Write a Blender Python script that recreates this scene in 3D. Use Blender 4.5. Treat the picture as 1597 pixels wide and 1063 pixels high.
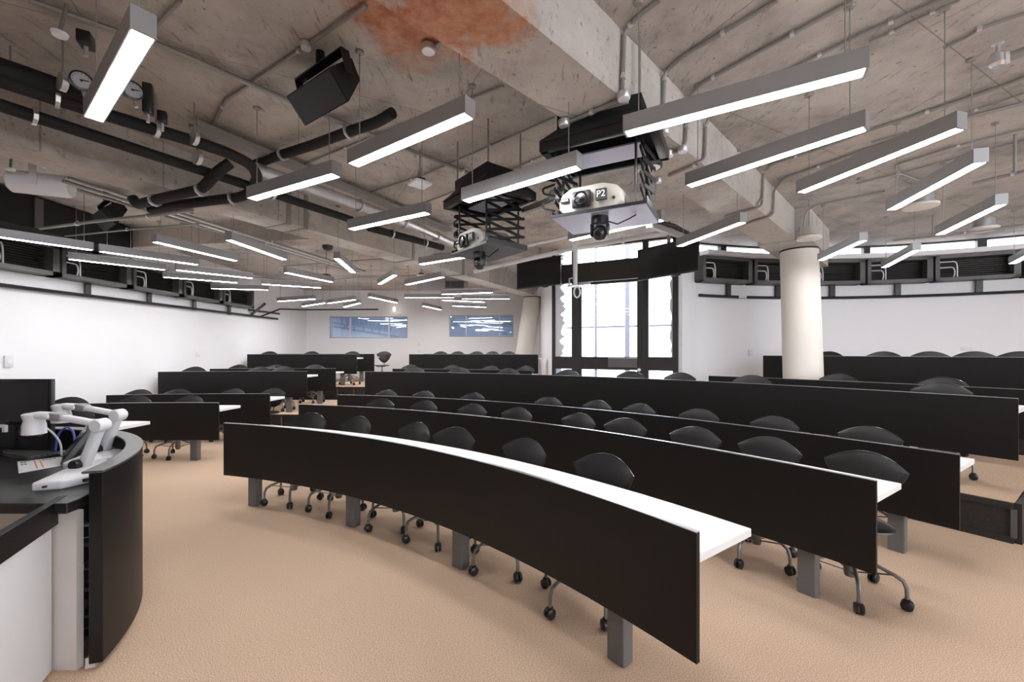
import bpy, bmesh, math, random
from mathutils import Vector, Matrix
random.seed(7)
SC = bpy.context.scene
COL = SC.collection
for o in list(bpy.data.objects): bpy.data.objects.remove(o)

# ------------------------------------------------------------------ camera, sky, exposure
FPX, CX, HY, HC = 655.0, 798.5, 547.6, 1.545      # focal length, principal column, horizon row (pixels), eye height (m)
cam_d = bpy.data.cameras.new('camera'); cam = bpy.data.objects.new('camera', cam_d); COL.objects.link(cam)
cam.location = (0, 0, HC); cam.rotation_euler = (math.pi/2, 0, 0)
cam_d.sensor_fit = 'HORIZONTAL'; cam_d.sensor_width = 36.0; cam_d.lens = FPX/1597*36
cam_d.shift_y = (HY-531.5)/1597; cam_d.clip_start = 0.05; cam_d.clip_end = 200
SC.camera = cam
W = bpy.data.worlds.new('world'); SC.world = W; W.use_nodes = True
W.node_tree.nodes['Background'].inputs[0].default_value = (0.90, 0.94, 1.0, 1)
W.node_tree.nodes['Background'].inputs[1].default_value = 4.0
SC.view_settings.view_transform = 'Standard'; SC.view_settings.look = 'None'
SC.view_settings.gamma = 1.0; SC.view_settings.use_curve_mapping = False
SC.view_settings.exposure = 1.42
LAMP = 18.0                                         # radiance of the pendant diffusers

# ------------------------------------------------------------------ helpers
def PZ(x, y, z):                                    # the point of height z that the photograph shows at (x, y)
    Y = FPX*(HC-z)/(y-HY); return Vector(((x-CX)/FPX*Y, Y, z))
def PY(x, y, Y):                                    # the point at depth Y
    return Vector(((x-CX)/FPX*Y, Y, HC-(y-HY)*Y/FPX))

class MB:
    def __init__(s): s.v = []; s.f = []; s.m = []
    def add(s, vs, fs, M=None):
        b = len(s.v)
        s.v += [(M @ Vector(p)) if M else Vector(p) for p in vs]
        s.f += [tuple(i+b for i in f) for f in fs]
        return s
    def box(s, c, size, M=None):
        x, y, z = (q/2 for q in size); c = Vector(c)
        vs = [c+Vector((a*x, b*y, d*z)) for d in (-1, 1) for a, b in ((-1,-1),(1,-1),(1,1),(-1,1))]
        return s.add(vs, [(3,2,1,0),(4,5,6,7),(0,1,5,4),(1,2,6,5),(2,3,7,6),(3,0,4,7)], M)
    def bar(s, a, b, w, h, up=(0,0,1)):             # rectangular bar from a to b
        a, b = Vector(a), Vector(b); d = (b-a).normalized(); u = Vector(up)
        if abs(d.dot(u)) > .99: u = Vector((0, 1, 0))
        r = d.cross(u).normalized(); u = r.cross(d)
        vs = [p+r*(i*w/2)+u*(j*h/2) for p in (a, b) for i, j in ((-1,-1),(1,-1),(1,1),(-1,1))]
        return s.add(vs, [(0,1,2,3),(7,6,5,4),(4,5,1,0),(5,6,2,1),(6,7,3,2),(7,4,0,3)])
    def tube(s, pts, r, n=8):
        pts = [Vector(p) for p in pts]; rings = []; ref = None
        for i, p in enumerate(pts):
            a = pts[i]-pts[i-1] if i else pts[1]-pts[0]
            b = pts[i+1]-pts[i] if i < len(pts)-1 else a
            t = (a.normalized()+b.normalized())
            t = t.normalized() if t.length > 1e-6 else b.normalized()
            if ref is None:
                ref = Vector((0,0,1)) if abs(t.z) < .9 else Vector((0,1,0))
            x = t.cross(ref)
            if x.length < 1e-4: x = t.cross(Vector((1,0,0)))
            x.normalize(); y = x.cross(t).normalized(); ref = y
            rr = r[i] if isinstance(r, (list, tuple)) else r
            rings.append([p+x*(math.cos(k*2*math.pi/n)*rr)+y*(math.sin(k*2*math.pi/n)*rr) for k in range(n)])
        vs = [q for R_ in rings for q in R_]; fs = []
        for i in range(len(rings)-1):
            for k in range(n):
                fs.append((i*n+k, i*n+(k+1) % n, (i+1)*n+(k+1) % n, (i+1)*n+k))
        fs.append(tuple(range(n-1, -1, -1))); L = (len(rings)-1)*n; fs.append(tuple(L+k for k in range(n)))
        return s.add(vs, fs)
    def lathe(s, prof, n=16, M=None):               # profile of (radius, z)
        vs = [(r*math.cos(k*2*math.pi/n), r*math.sin(k*2*math.pi/n), z) for r, z in prof for k in range(n)]
        fs = [(i*n+k, i*n+(k+1) % n, (i+1)*n+(k+1) % n, (i+1)*n+k) for i in range(len(prof)-1) for k in range(n)]
        fs.append(tuple(range(n-1, -1, -1))); L = (len(prof)-1)*n; fs.append(tuple(L+k for k in range(n)))
        return s.add(vs, fs, M)
    def prism(s, poly, z0, z1):
        n = len(poly)
        vs = [(p[0], p[1], z0) for p in poly]+[(p[0], p[1], z1) for p in poly]
        return s.add(vs, [tuple(range(n-1,-1,-1)), tuple(range(n, 2*n))]+[(i, (i+1) % n, n+(i+1) % n, n+i) for i in range(n)])
    def arc(s, c, r0, r1, t0, t1, z0, z1, n=24):    # curved board, angles in degrees from +Y towards +X
        vs = []
        for i in range(n+1):
            t = math.radians(t0+(t1-t0)*i/n)
            for r, z in ((r0,z0),(r1,z0),(r1,z1),(r0,z1)):
                vs.append((c[0]+r*math.sin(t), c[1]+r*math.cos(t), z))
        fs = [(0,1,2,3), tuple(4*n+k for k in (3,2,1,0))]
        for i in range(n):
            for k in range(4):
                fs.append((4*i+k, 4*i+4+k, 4*i+4+(k+1) % 4, 4*i+(k+1) % 4))
        return s.add(vs, fs)
    def mesh(s, name, origin=(0,0,0), bevel=0, seg=2, angle=35):
        me = bpy.data.meshes.new(name); o = Vector(origin)
        me.from_pydata([tuple(v-o) for v in s.v], [], s.f)
        bm = bmesh.new(); bm.from_mesh(me)
        bmesh.ops.recalc_face_normals(bm, faces=bm.faces[:])
        if bevel:
            es = [e for e in bm.edges if len(e.link_faces) == 2 and e.calc_face_angle(0) > math.radians(30)]
            bmesh.ops.bevel(bm, geom=es, offset=bevel, segments=seg, affect='EDGES', profile=.5, clamp_overlap=True)
        for f in bm.faces: f.smooth = True
        for e in bm.edges:
            e.smooth = len(e.link_faces) == 2 and e.calc_face_angle(0) < math.radians(angle)
        bm.to_mesh(me); bm.free(); return me

def root_of(o):
    while o.parent: o = o.parent
    return o
def put(name, me, m, parent=None):
    o = bpy.data.objects.new(name, me); COL.objects.link(o)
    if m: 
        if len(me.materials) == 0: me.materials.append(m)
    if parent: o.parent = parent
    return o
def part(name, mb, m, parent, bevel=0, seg=2, angle=35, label=None):   # geometry in world coordinates, root unrotated
    o = put(name, mb.mesh(name, root_of(parent).location, bevel, seg, angle), m, parent)
    if label: o['label'] = label
    return o
def lpart(name, mb, m, parent, bevel=0, seg=2, angle=35, label=None):  # geometry already in the thing's own frame
    o = put(name, mb.mesh(name, (0,0,0), bevel, seg, angle), m, parent)
    if label: o['label'] = label
    return o
def tag(o, label, cat, group=None):
    o['label'] = label; o['category'] = cat
    if group: o['group'] = group
    return o
def thing(name, label, cat, loc=(0,0,0), rz=0, group=None):
    o = bpy.data.objects.new(name, None); COL.objects.link(o); o.empty_display_size = .1
    o.location = loc; o.rotation_euler = (0, 0, rz)
    return tag(o, label, cat, group)
def solo(name, mb, m, label, cat, origin=None, group=None, bevel=0, seg=2, angle=35):
    org = Vector(origin) if origin is not None else sum(mb.v, Vector())/len(mb.v)
    o = put(name, mb.mesh(name, org, bevel, seg, angle), m); o.location = org
    return tag(o, label, cat, group)
def struct(name, mb, m, label=None, bevel=0, angle=35):
    o = put(name, mb.mesh(name, (0,0,0), bevel, 2, angle), m); o['kind'] = 'structure'
    if label: o['label'] = label
    return o
def copy_tree(o, parent=None):
    c = o.copy(); COL.objects.link(c); c.parent = parent
    for ch in list(o.children): copy_tree(ch, c)
    return c
def text_part(name, body, size, m, parent, M, extrude=.001):
    cu = bpy.data.curves.new(name, 'FONT'); cu.body = body; cu.size = size; cu.extrude = extrude
    cu.align_x = 'CENTER'; cu.align_y = 'CENTER'
    t = bpy.data.objects.new(name, cu); COL.objects.link(t)
    bpy.context.view_layer.update()
    me = bpy.data.meshes.new_from_object(t.evaluated_get(bpy.context.evaluated_depsgraph_get()))
    bpy.data.objects.remove(t)
    me.transform(M); me.materials.clear()
    return put(name, me, m, parent)

# ------------------------------------------------------------------ materials
def nodes(name):
    m = bpy.data.materials.new(name); m.use_nodes = True
    return m, m.node_tree.nodes, m.node_tree.links, m.node_tree.nodes['Principled BSDF']
def plain(name, col, rough=.5, metal=0, var=.06, scale=6, bump=0, bscale=60, spec=.5, coat=0):
    m, N, L, B = nodes(name)
    B.inputs['Roughness'].default_value = rough; B.inputs['Metallic'].default_value = metal
    B.inputs['Specular IOR Level'].default_value = spec
    if coat: B.inputs['Coat Weight'].default_value = coat; B.inputs['Coat Roughness'].default_value = .15
    tc = N.new('ShaderNodeTexCoord'); nz = N.new('ShaderNodeTexNoise'); nz.inputs['Scale'].default_value = scale
    nz.inputs['Detail'].default_value = 5
    L.new(tc.outputs['Object'], nz.inputs['Vector'])
    mx = N.new('ShaderNodeMix'); mx.data_type = 'RGBA'
    mx.inputs[6].default_value = (*[c*(1-var) for c in col], 1); mx.inputs[7].default_value = (*[min(1, c*(1+var)) for c in col], 1)
    L.new(nz.outputs['Fac'], mx.inputs[0]); L.new(mx.outputs[2], B.inputs['Base Color'])
    if bump:
        n2 = N.new('ShaderNodeTexNoise'); n2.inputs['Scale'].default_value = bscale; L.new(tc.outputs['Object'], n2.inputs['Vector'])
        bp = N.new('ShaderNodeBump'); bp.inputs['Strength'].default_value = bump; bp.inputs['Distance'].default_value = .01
        L.new(n2.outputs['Fac'], bp.inputs['Height']); L.new(bp.outputs[0], B.inputs['Normal'])
    return m
def emit(name, col, s):
    m, N, L, B = nodes(name); N.remove(B); e = N.new('ShaderNodeEmission')
    e.inputs[0].default_value = (*col, 1); e.inputs[1].default_value = s
    L.new(e.outputs[0], N['Material Output'].inputs[0]); return m
def glass(name, tint, refl):
    m, N, L, B = nodes(name); N.remove(B)
    t = N.new('ShaderNodeBsdfTransparent'); t.inputs[0].default_value = (*tint, 1)
    g = N.new('ShaderNodeBsdfGlossy'); g.inputs['Roughness'].default_value = .02
    mx = N.new('ShaderNodeMixShader'); mx.inputs[0].default_value = refl
    nz = N.new('ShaderNodeTexNoise'); nz.inputs['Scale'].default_value = 3      # faint smears on the pane
    rp = N.new('ShaderNodeMapRange'); rp.inputs[3].default_value = refl*.8; rp.inputs[4].default_value = refl*1.2
    L.new(nz.outputs['Fac'], rp.inputs[0]); L.new(rp.outputs[0], mx.inputs[0])
    L.new(t.outputs[0], mx.inputs[1]); L.new(g.outputs[0], mx.inputs[2]); L.new(mx.outputs[0], N['Material Output'].inputs[0])
    return m
def concrete(name, dark, light, patch=None, bump=.25):
    m, N, L, B = nodes(name); B.inputs['Roughness'].default_value = .85
    tc = N.new('ShaderNodeTexCoord'); out = tc.outputs['Object']
    def noise(s, d=6, r=.6, vec=out):
        n = N.new('ShaderNodeTexNoise'); n.inputs['Scale'].default_value = s; n.inputs['Detail'].default_value = d
        n.inputs['Roughness'].default_value = r; L.new(vec, n.inputs['Vector']); return n.outputs['Fac']
    def ramp(src, a, b, ca=(0,0,0,1), cb=(1,1,1,1)):
        r = N.new('ShaderNodeValToRGB'); r.color_ramp.elements[0].position = a; r.color_ramp.elements[1].position = b
        r.color_ramp.elements[0].color = ca; r.color_ramp.elements[1].color = cb; L.new(src, r.inputs[0]); return r.outputs[0]
    def mix(f, a, b, mode='MIX'):
        x = N.new('ShaderNodeMix'); x.data_type = 'RGBA'; x.blend_type = mode
        for s_, q in ((0, f), (6, a), (7, b)):
            if isinstance(q, (int, float)): x.inputs[s_].default_value = q
            elif isinstance(q, tuple): x.inputs[s_].default_value = (*q, 1) if len(q) == 3 else q
            else: L.new(q, x.inputs[s_])
        return x.outputs[2]
    c = mix(ramp(noise(1.1), .38, .64), dark, light)
    c = mix(ramp(noise(5, 8, .7), .35, .7), c, mix(.5, c, (light[0]*1.15, light[1]*1.12, light[2]*1.08)), 'MIX')
    c = mix(ramp(noise(.55, 3), .5, .72), c, (light[0]*.88, light[1]*.80, light[2]*.71))      # brownish cement stain
    mp = N.new('ShaderNodeMapping'); mp.inputs['Scale'].default_value = (9, 1.6, 4); mp.inputs['Rotation'].default_value = (0, 0, .7)
    L.new(out, mp.inputs['Vector'])
    c = mix(ramp(noise(3.2, 6, .7, mp.outputs[0]), .58, .74), c, tuple(q*.42 for q in dark))   # board streaks
    c = mix(ramp(noise(26, 4), .63, .74), c, tuple(q*.5 for q in dark))                        # blow-holes
    bk = N.new('ShaderNodeTexBrick'); mp2 = N.new('ShaderNodeMapping'); mp2.inputs['Rotation'].default_value = (0, 0, -.47); L.new(out, mp2.inputs['Vector'])
    L.new(mp2.outputs[0], bk.inputs['Vector']); bk.inputs['Scale'].default_value = 1.0; bk.inputs['Mortar Size'].default_value = .006
    bk.inputs['Brick Width'].default_value = 2.4; bk.inputs['Row Height'].default_value = 1.2; bk.inputs['Mortar Smooth'].default_value = .6
    c = mix(ramp(bk.outputs['Fac'], .2, .9), c, mix(.55, c, tuple(q*.35 for q in dark)))       # shuttering joints
    if patch:
        sx = N.new('ShaderNodeVectorMath'); sx.operation = 'DISTANCE'; L.new(out, sx.inputs[0]); sx.inputs[1].default_value = patch[0]
        ad = N.new('ShaderNodeMath'); ad.operation = 'ADD'; ml = N.new('ShaderNodeMath'); ml.operation = 'MULTIPLY'; ml.inputs[1].default_value = 1.5
        sb = N.new('ShaderNodeMath'); sb.operation = 'SUBTRACT'; sb.inputs[1].default_value = .5
        L.new(noise(3.0, 8, .7), sb.inputs[0]); L.new(sb.outputs[0], ml.inputs[0]); L.new(ml.outputs[0], ad.inputs[0]); L.new(sx.outputs['Value'], ad.inputs[1])
        c = mix(ramp(ad.outputs[0], patch[1], patch[2], (1,1,1,1), (0,0,0,1)), c, mix(ramp(noise(9, 6, .7), .4, .65), (.40, .14, .075), (.55, .30, .19)))
    L.new(c, B.inputs['Base Color'])
    bp = N.new('ShaderNodeBump'); bp.inputs['Strength'].default_value = bump; bp.inputs['Distance'].default_value = .02
    L.new(noise(14, 8, .7), bp.inputs['Height']); L.new(bp.outputs[0], B.inputs['Normal'])
    return m
def carpet_mat():
    m, N, L, B = nodes('tan_carpet'); B.inputs['Roughness'].default_value = .95; B.inputs['Specular IOR Level'].default_value = .1
    tc = N.new('ShaderNodeTexCoord')
    n1 = N.new('ShaderNodeTexNoise'); n1.inputs['Scale'].default_value = 190; n1.inputs['Detail'].default_value = 4
    n2 = N.new('ShaderNodeTexNoise'); n2.inputs['Scale'].default_value = 1.3
    n3 = N.new('ShaderNodeTexVoronoi'); n3.inputs['Scale'].default_value = 1
    mr = N.new('ShaderNodeMapping'); mr.inputs['Scale'].default_value = (110, 420, 100); mr.inputs['Rotation'].default_value = (0, 0, .9); L.new(tc.outputs['Object'], mr.inputs['Vector']); L.new(mr.outputs[0], n3.inputs['Vector'])
    for n in (n1, n2): L.new(tc.outputs['Object'], n.inputs['Vector'])
    r = N.new('ShaderNodeValToRGB'); e = r.color_ramp.elements
    e[0].position = .3; e[0].color = (.37, .24, .158, 1); e[1].position = .72; e[1].color = (.95, .705, .525, 1)
    L.new(n1.outputs['Fac'], r.inputs[0])
    mx = N.new('ShaderNodeMix'); mx.data_type = 'RGBA'; mx.blend_type = 'MULTIPLY'; mx.inputs[0].default_value = 1
    r2 = N.new('ShaderNodeValToRGB'); r2.color_ramp.elements[0].color = (.86,.86,.86,1); r2.color_ramp.elements[1].color = (1,1,1,1)
    L.new(n2.outputs['Fac'], r2.inputs[0]); L.new(r.outputs[0], mx.inputs[6]); L.new(r2.outputs[0], mx.inputs[7])
    L.new(mx.outputs[2], B.inputs['Base Color'])
    bp = N.new('ShaderNodeBump'); bp.inputs['Strength'].default_value = .25; bp.inputs['Distance'].default_value = .004
    L.new(n3.outputs['Distance'], bp.inputs['Height']); L.new(bp.outputs[0], B.inputs['Normal'])
    return m
def wood_black(name, col, rough):
    m, N, L, B = nodes(name); B.inputs['Roughness'].default_value = rough; B.inputs['Specular IOR Level'].default_value = .35
    tc = N.new('ShaderNodeTexCoord'); mp = N.new('ShaderNodeMapping'); mp.inputs['Scale'].default_value = (30, 30, 2)
    L.new(tc.outputs['Object'], mp.inputs['Vector'])
    nz = N.new('ShaderNodeTexNoise'); nz.inputs['Scale'].default_value = 3; nz.inputs['Detail'].default_value = 6; L.new(mp.outputs[0], nz.inputs['Vector'])
    mx = N.new('ShaderNodeMix'); mx.data_type = 'RGBA'; mx.inputs[6].default_value = (*[c*.7 for c in col], 1); mx.inputs[7].default_value = (*[c*1.4 for c in col], 1)
    L.new(nz.outputs['Fac'], mx.inputs[0]); L.new(mx.outputs[2], B.inputs['Base Color'])
    bp = N.new('ShaderNodeBump'); bp.inputs['Strength'].default_value = .08; bp.inputs['Distance'].default_value = .002
    L.new(nz.outputs['Fac'], bp.inputs['Height']); L.new(bp.outputs[0], B.inputs['Normal'])
    return m
M = {}
M['slab'] = concrete('slab_concrete', (.27,.243,.222), (.54,.503,.472), ((-.52, 2.58, 3.62), .30, .60))
M['beam'] = concrete('beam_concrete', (.37,.34,.315), (.56,.52,.485), ((-.37, 2.10, 3.18), .20, .38), .12)
M['column'] = plain('painted_column', (.80,.74,.67), .7, var=.03, bump=.05)
M['wall'] = plain('white_paint', (.84,.83,.845), .8, var=.012, scale=2)
M['carpet'] = carpet_mat()
M['black'] = wood_black('black_laminate', (.0055,.0045,.0043), .45)
M['white_top'] = plain('white_laminate', (.88,.88,.87), .35, var=.01)
M['trim'] = plain('edge_strip', (.55,.56,.60), .3, .8, var=.03)
M['steel'] = plain('grey_painted_steel', (.145,.142,.142), .5, .1, var=.05)
M['tube'] = plain('satin_steel', (.24,.235,.23), .42, .8, var=.05)
M['shell'] = plain('black_leather', (.016,.0145,.0145), .33, var=.2, bump=.12, bscale=160)
M['piping'] = plain('black_piping', (.03,.03,.032), .18, var=.1)
M['plastic'] = plain('black_plastic', (.014,.014,.015), .35, var=.1)
M['matte'] = plain('matte_black', (.006,.006,.0065), .7, var=.15)
M['alu'] = plain('grey_aluminium', (.40,.395,.40), .42, .55, var=.03)
M['galv'] = plain('galvanised_steel', (.66,.66,.68), .35, .85, var=.15, scale=18)
M['conduit'] = plain('grey_conduit', (.30,.285,.27), .5, .4, var=.12)
M['insul'] = plain('black_insulation', (.006,.006,.0065), .75, var=.2, bump=.1)
M['unit'] = plain('charcoal_casing', (.12,.115,.113), .5, .2, var=.1)
M['white'] = plain('white_plastic', (.78,.77,.80), .35, var=.02)
M['cream'] = plain('cream_panel', (.62,.57,.53), .5, var=.03)
M['cloud'] = plain('white_panel', (.74,.74,.76), .5, var=.02)
M['ivory'] = plain('ivory_plastic', (.44,.41,.36), .4, var=.03)
M['tray'] = plain('pale_tray_metal', (.52,.53,.66), .35, .5, var=.04)
M['traygrey'] = plain('grey_tray_metal', (.16,.16,.18), .4, .5, var=.04)
M['cap_sheen'] = plain('black_edge_sheen', (.10,.095,.093), .3, var=.15, scale=14)  # lamp reflections on the black rim, put into a greyer colour
M['counter'] = plain('satin_black_counter', (.030,.029,.029), .33, var=.15, scale=14)
M['screen'] = plain('dark_screen', (.006,.006,.008), .22, var=.1)
M['frame'] = plain('dark_window_frame', (.030,.027,.025), .5, .2, var=.1)
M['paper'] = plain('paper', (.80,.80,.80), .7, var=.03)
M['tanpaper'] = plain('tan_paper', (.72,.50,.36), .7, var=.03)
M['pink'] = plain('pink_print', (.75,.25,.32), .7)
M['orange'] = plain('orange_print', (.80,.33,.08), .7)
M['ink'] = plain('dark_ink', (.03,.03,.03), .7)
M['blue'] = plain('blue_cable', (.10,.13,.50), .4)
M['dial'] = plain('dial_face', (.42,.42,.44), .5)
M['film'] = plain('torn_white_film', (.70,.70,.74), .8, var=.05)
M['ext'] = plain('pale_exterior', (.14,.14,.18), .8, var=.04)
M['ground'] = plain('exterior_paving', (.45,.45,.45), .9, var=.1)
M['room'] = plain('blue_grey_paint', (.58,.65,.78), .8, var=.04)
M['glass'] = glass('window_glass', (.96,.98,1), .06)
M['iglass'] = glass('tinted_interior_glass', (.88,.93,1), .20)
M['ceiling_fill'] = emit('added_ceiling_fill', (.975, .985, 1.0), LAMP*.06)  # weak glow added on the lamp tops to brighten the ceiling
M['lamp'] = emit('lamp_diffuser', (.975, .985, 1.0), LAMP)
M['led'] = emit('glowing_bulb', (1.0, .93, .80), 2.5)
# ------------------------------------------------------------------ the room
TEND = 57.75
C = (-4.58, -2.06)                                  # centre of the curved desk rows
T1, T2 = .32, .64                                   # heights of the two tiers
SLAB, BEAMZ = 3.62, 3.18
RC, RR = (5.77, 1.98), 6.39                         # curved right wall
def onarc(c, r, t):
    t = math.radians(t); return Vector((c[0]+r*math.sin(t), c[1]+r*math.cos(t), 0))
def hit_arc(x, c, r):                               # where the sight column x meets a circle, as an angle
    a = (x-CX)/FPX; A = a*a+1; B = -2*(a*c[0]+c[1]); K = c[0]**2+c[1]**2-r*r
    Y = (-B+math.sqrt(max(B*B-4*A*K, 0)))/(2*A)
    return math.degrees(math.atan2(a*Y-c[0], Y-c[1]))
DL, DR = Vector((.84, 8.68, 0)), Vector((3.00, 7.57, 0))
DU = (DR-DL).normalized(); DN = Vector((DU.y, -DU.x, 0))   # along the window wall, and into the room
if DN.y > 0: DN = -DN
def DWx(x):                                         # sight column x on the window wall: distance along it
    a = (x-CX)/FPX; d = DR-DL
    t = (a*DL.y-DL.x)/(d.x-a*d.y); return t*d.length

struct('floor', MB().box((2.5, 5.2, -.05), (19.4, 18.6, .1)), M['carpet'], 'tan carpeted floor')
def tier(r, th, ang0, name):
    L = [onarc(C, r, ang0+(TEND-ang0)*i/40) for i in range(41)]
    end = onarc(C, r+6.5, TEND)
    wallpts = [onarc(RC, RR, t) for t in range(100, -22, -4)]
    poly = L+[p for p in wallpts if p.y > -2.06+(p.x+4.58)*math.cos(math.radians(TEND))/math.sin(math.radians(TEND))]+[DR, DL, Vector((.86, 14.3, 0)), Vector((-7.0, 14.3, 0))]
    return struct(name, MB().prism(poly, 0 if th < .4 else T1, th), M['carpet'], 'carpeted seating tier')
def ang_at_x(r, X): return math.degrees(math.asin((X-C[0])/r))
tier(10.2, T1, ang_at_x(10.2, -7.0), 'floor_tier')
tier(12.75, T2, ang_at_x(12.75, -7.0), 'floor_tier')
sl = [(-7.2,-4.2),(12.35,-4.2),(12.35,.9)]+[tuple(onarc(RC, RR+.22, t))[:2] for t in range(98, -22, -4)]+[(DR.x+.1, DR.y+.14), (DL.x+.12, DL.y+.12), (1.1, 17.8), (-7.4, 17.8)]
struct('ceiling', MB().prism(sl, SLAB, SLAB+.24), M['slab'], 'bare board-marked concrete ceiling with an orange patch')

struct('wall_left', MB().box((-7.08, 5.1, SLAB/2), (.16, 18.4, SLAB)), M['wall'])
wb = MB()
IW = []                                             # the two interior windows in the back wall
for x0, x1, y0, y1 in ((514, 635.5, 493.5, 527), (700.5, 800.5, 491.5, 525)):
    IW.append((PY(x0, y0, 14.3).x, PY(x1, y0, 14.3).x, PY(x0, y1, 14.3).z, PY(x0, y0, 14.3).z))
xs = [-7.16, IW[0][0], IW[0][1], IW[1][0], IW[1][1], .94]
for i in range(0, 5):
    a, b = xs[i], xs[i+1]
    if i in (1, 3):
        _, _, z0, z1 = IW[i//2]
        wb.box(((a+b)/2, 14.38, z0/2), (b-a, .16, z0)); wb.box(((a+b)/2, 14.38, (z1+SLAB)/2), (b-a, .16, SLAB-z1))
    else: wb.box(((a+b)/2, 14.38, SLAB/2), (b-a, .16, SLAB))
struct('wall_back', wb, M['wall'])
struct('wall_recess', MB().box((.94, 11.5, SLAB/2), (.16, 5.64, SLAB)), M['wall'])
ws = MB(); p0, p1 = DR, onarc(RC, RR, -21.3)
ws.bar((p0.x+.03, p0.y+.07, 1.70), (p1.x, p1.y+.07, 1.70), .14, 3.40)
struct('wall_return', ws, M['wall'])
struct('wall_right', MB().arc(RC, RR, RR+.16, -21.3, 100, 0, 3.40, 64), M['wall'])
struct('wall_far_right', MB().box((12.14, -1.6, SLAB/2), (.16, 5.2, SLAB)), M['wall'])
wf = MB().box((2.5, -4.08, .45), (19.3, .16, .9)).box((2.5, -4.08, 3.52), (19.3, .16, .2))
wf.box((-2.4, -4.08, 2.16), (9.4, .16, 2.52))
for x in (3.6, 7.1, 10.6, 12.0): wf.box((x, -4.08, 2.16), (.3, .16, 2.52))
struct('wall_front', wf, M['wall'])
w8 = struct('window_8', MB().box((7.1, -4.10, .93), (7, .08, .06)).box((7.1, -4.10, 3.40), (7, .08, .06)), M['frame'], 'added tall windows in the unseen front wall, for daylight')  # windows added behind the camera to bring in daylight
for a, b in zip((3.75, 7.25), (6.95, 10.45)): part('pane', MB().box(((a+b)/2, -4.10, 2.16), (b-a, .008, 2.4)), M['glass'], w8)
# the room behind the interior windows
struct('wall_room_beyond', MB().box((-3.1, 17.6, 1.8), (8.4, .1, 3.6)).box((-7.2, 16, 1.8), (.1, 3.2, 3.6)).box((1.0, 16, 1.8), (.1, 3.2, 3.6)), M['room'])
struct('floor_room_beyond', MB().box((-3.1, 16, .3), (8.2, 3.1, .6)), M['room'])
for k, (a, b, z0, z1) in enumerate(IW):
    w = struct('window_%d' % (4+k), MB().box(((a+b)/2, 14.40, (z0+z1)/2), (b-a, .008, z1-z0)), M['iglass'],
               'interior window in the back wall, %s of the two' % ('left' if k == 0 else 'right'))
    cuts = ((545, 605.7) if k == 0 else (726.5, 779))
    fr = MB()
    for z in (z0+.012, z1-.012): fr.box(((a+b)/2, 14.34, z), (b-a, .05, .024))
    for x in (a+.012, b-.012): fr.box((x, 14.34, (z0+z1)/2), (.024, .05, z1-z0))
    part('window_frame', fr, M['alu'], w)
    for x in cuts:
        X = PY(x, 500, 14.3).x
        part('mullion', MB().box((X, 14.37, (z0+z1)/2), (.03, .06, z1-z0-.05)), M['white'], w)

# baseboards, risers
def riser(r, z0, z1, t0, t1, name, lab):
    w = struct(name, MB().arc(C, r-.035, r, t0, t1, z1-.045, z1+.004, 60).arc(C, r-.035, r, t0, t1, z0, z0+.05, 60), M['frame'], lab)
    n = max(2, int(round(r*math.radians(t1-t0)/.42)))
    me = {}
    for i in range(n+1):
        t = t0+(t1-t0)*i/n; p = onarc(C, r-.02, t)
        if 'post' not in me: me['post'] = MB().box((0,0,(z1-z0)/2), (.03,.03,z1-z0-.09)).mesh('post')
        o = put('post', me['post'], M['unit'], w); o.location = (p.x, p.y, z0); o.rotation_euler.z = -math.radians(t)
    part('mesh_infill', MB().arc(C, r-.012, r-.006, t0, t1, z0+.05, z1-.045, 60), M['grille'], w)
def grille_mat():
    m, N, L, B = nodes('woven_mesh'); B.inputs['Roughness'].default_value = .6
    tc = N.new('ShaderNodeTexCoord'); v = N.new('ShaderNodeTexVoronoi'); v.inputs['Scale'].default_value = 160; L.new(tc.outputs['Object'], v.inputs['Vector'])
    r = N.new('ShaderNodeValToRGB'); r.color_ramp.elements[0].position = .2; r.color_ramp.elements[1].position = .6
    r.color_ramp.elements[0].color = (.004,.004,.004,1); r.color_ramp.elements[1].color = (.03,.028,.026,1)
    L.new(v.outputs['Distance'], r.inputs[0]); L.new(r.outputs[0], B.inputs['Base Color']); return m
M['grille'] = grille_mat()
riser(10.2, 0, T1, ang_at_x(10.2, -7.0)+.2, TEND, 'trim_1', 'dark mesh-filled riser of the lower seating tier')
riser(12.75, T1, T2, ang_at_x(12.75, -7.0)+.2, TEND, 'trim_2', 'dark riser of the upper seating tier')
# cheek of the lower tier at its right end
e0, e1 = onarc(C, 10.2, TEND), onarc(C, 12.6, TEND)
sd = Vector((math.cos(math.radians(TEND)), -math.sin(math.radians(TEND)), 0))*.02
struct('trim_3', MB().bar((e0.x+sd.x, e0.y+sd.y, .16), (e1.x+sd.x, e1.y+sd.y, .16), .04, .328), M['frame'], 'dark end cheek of the lower tier')

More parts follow.
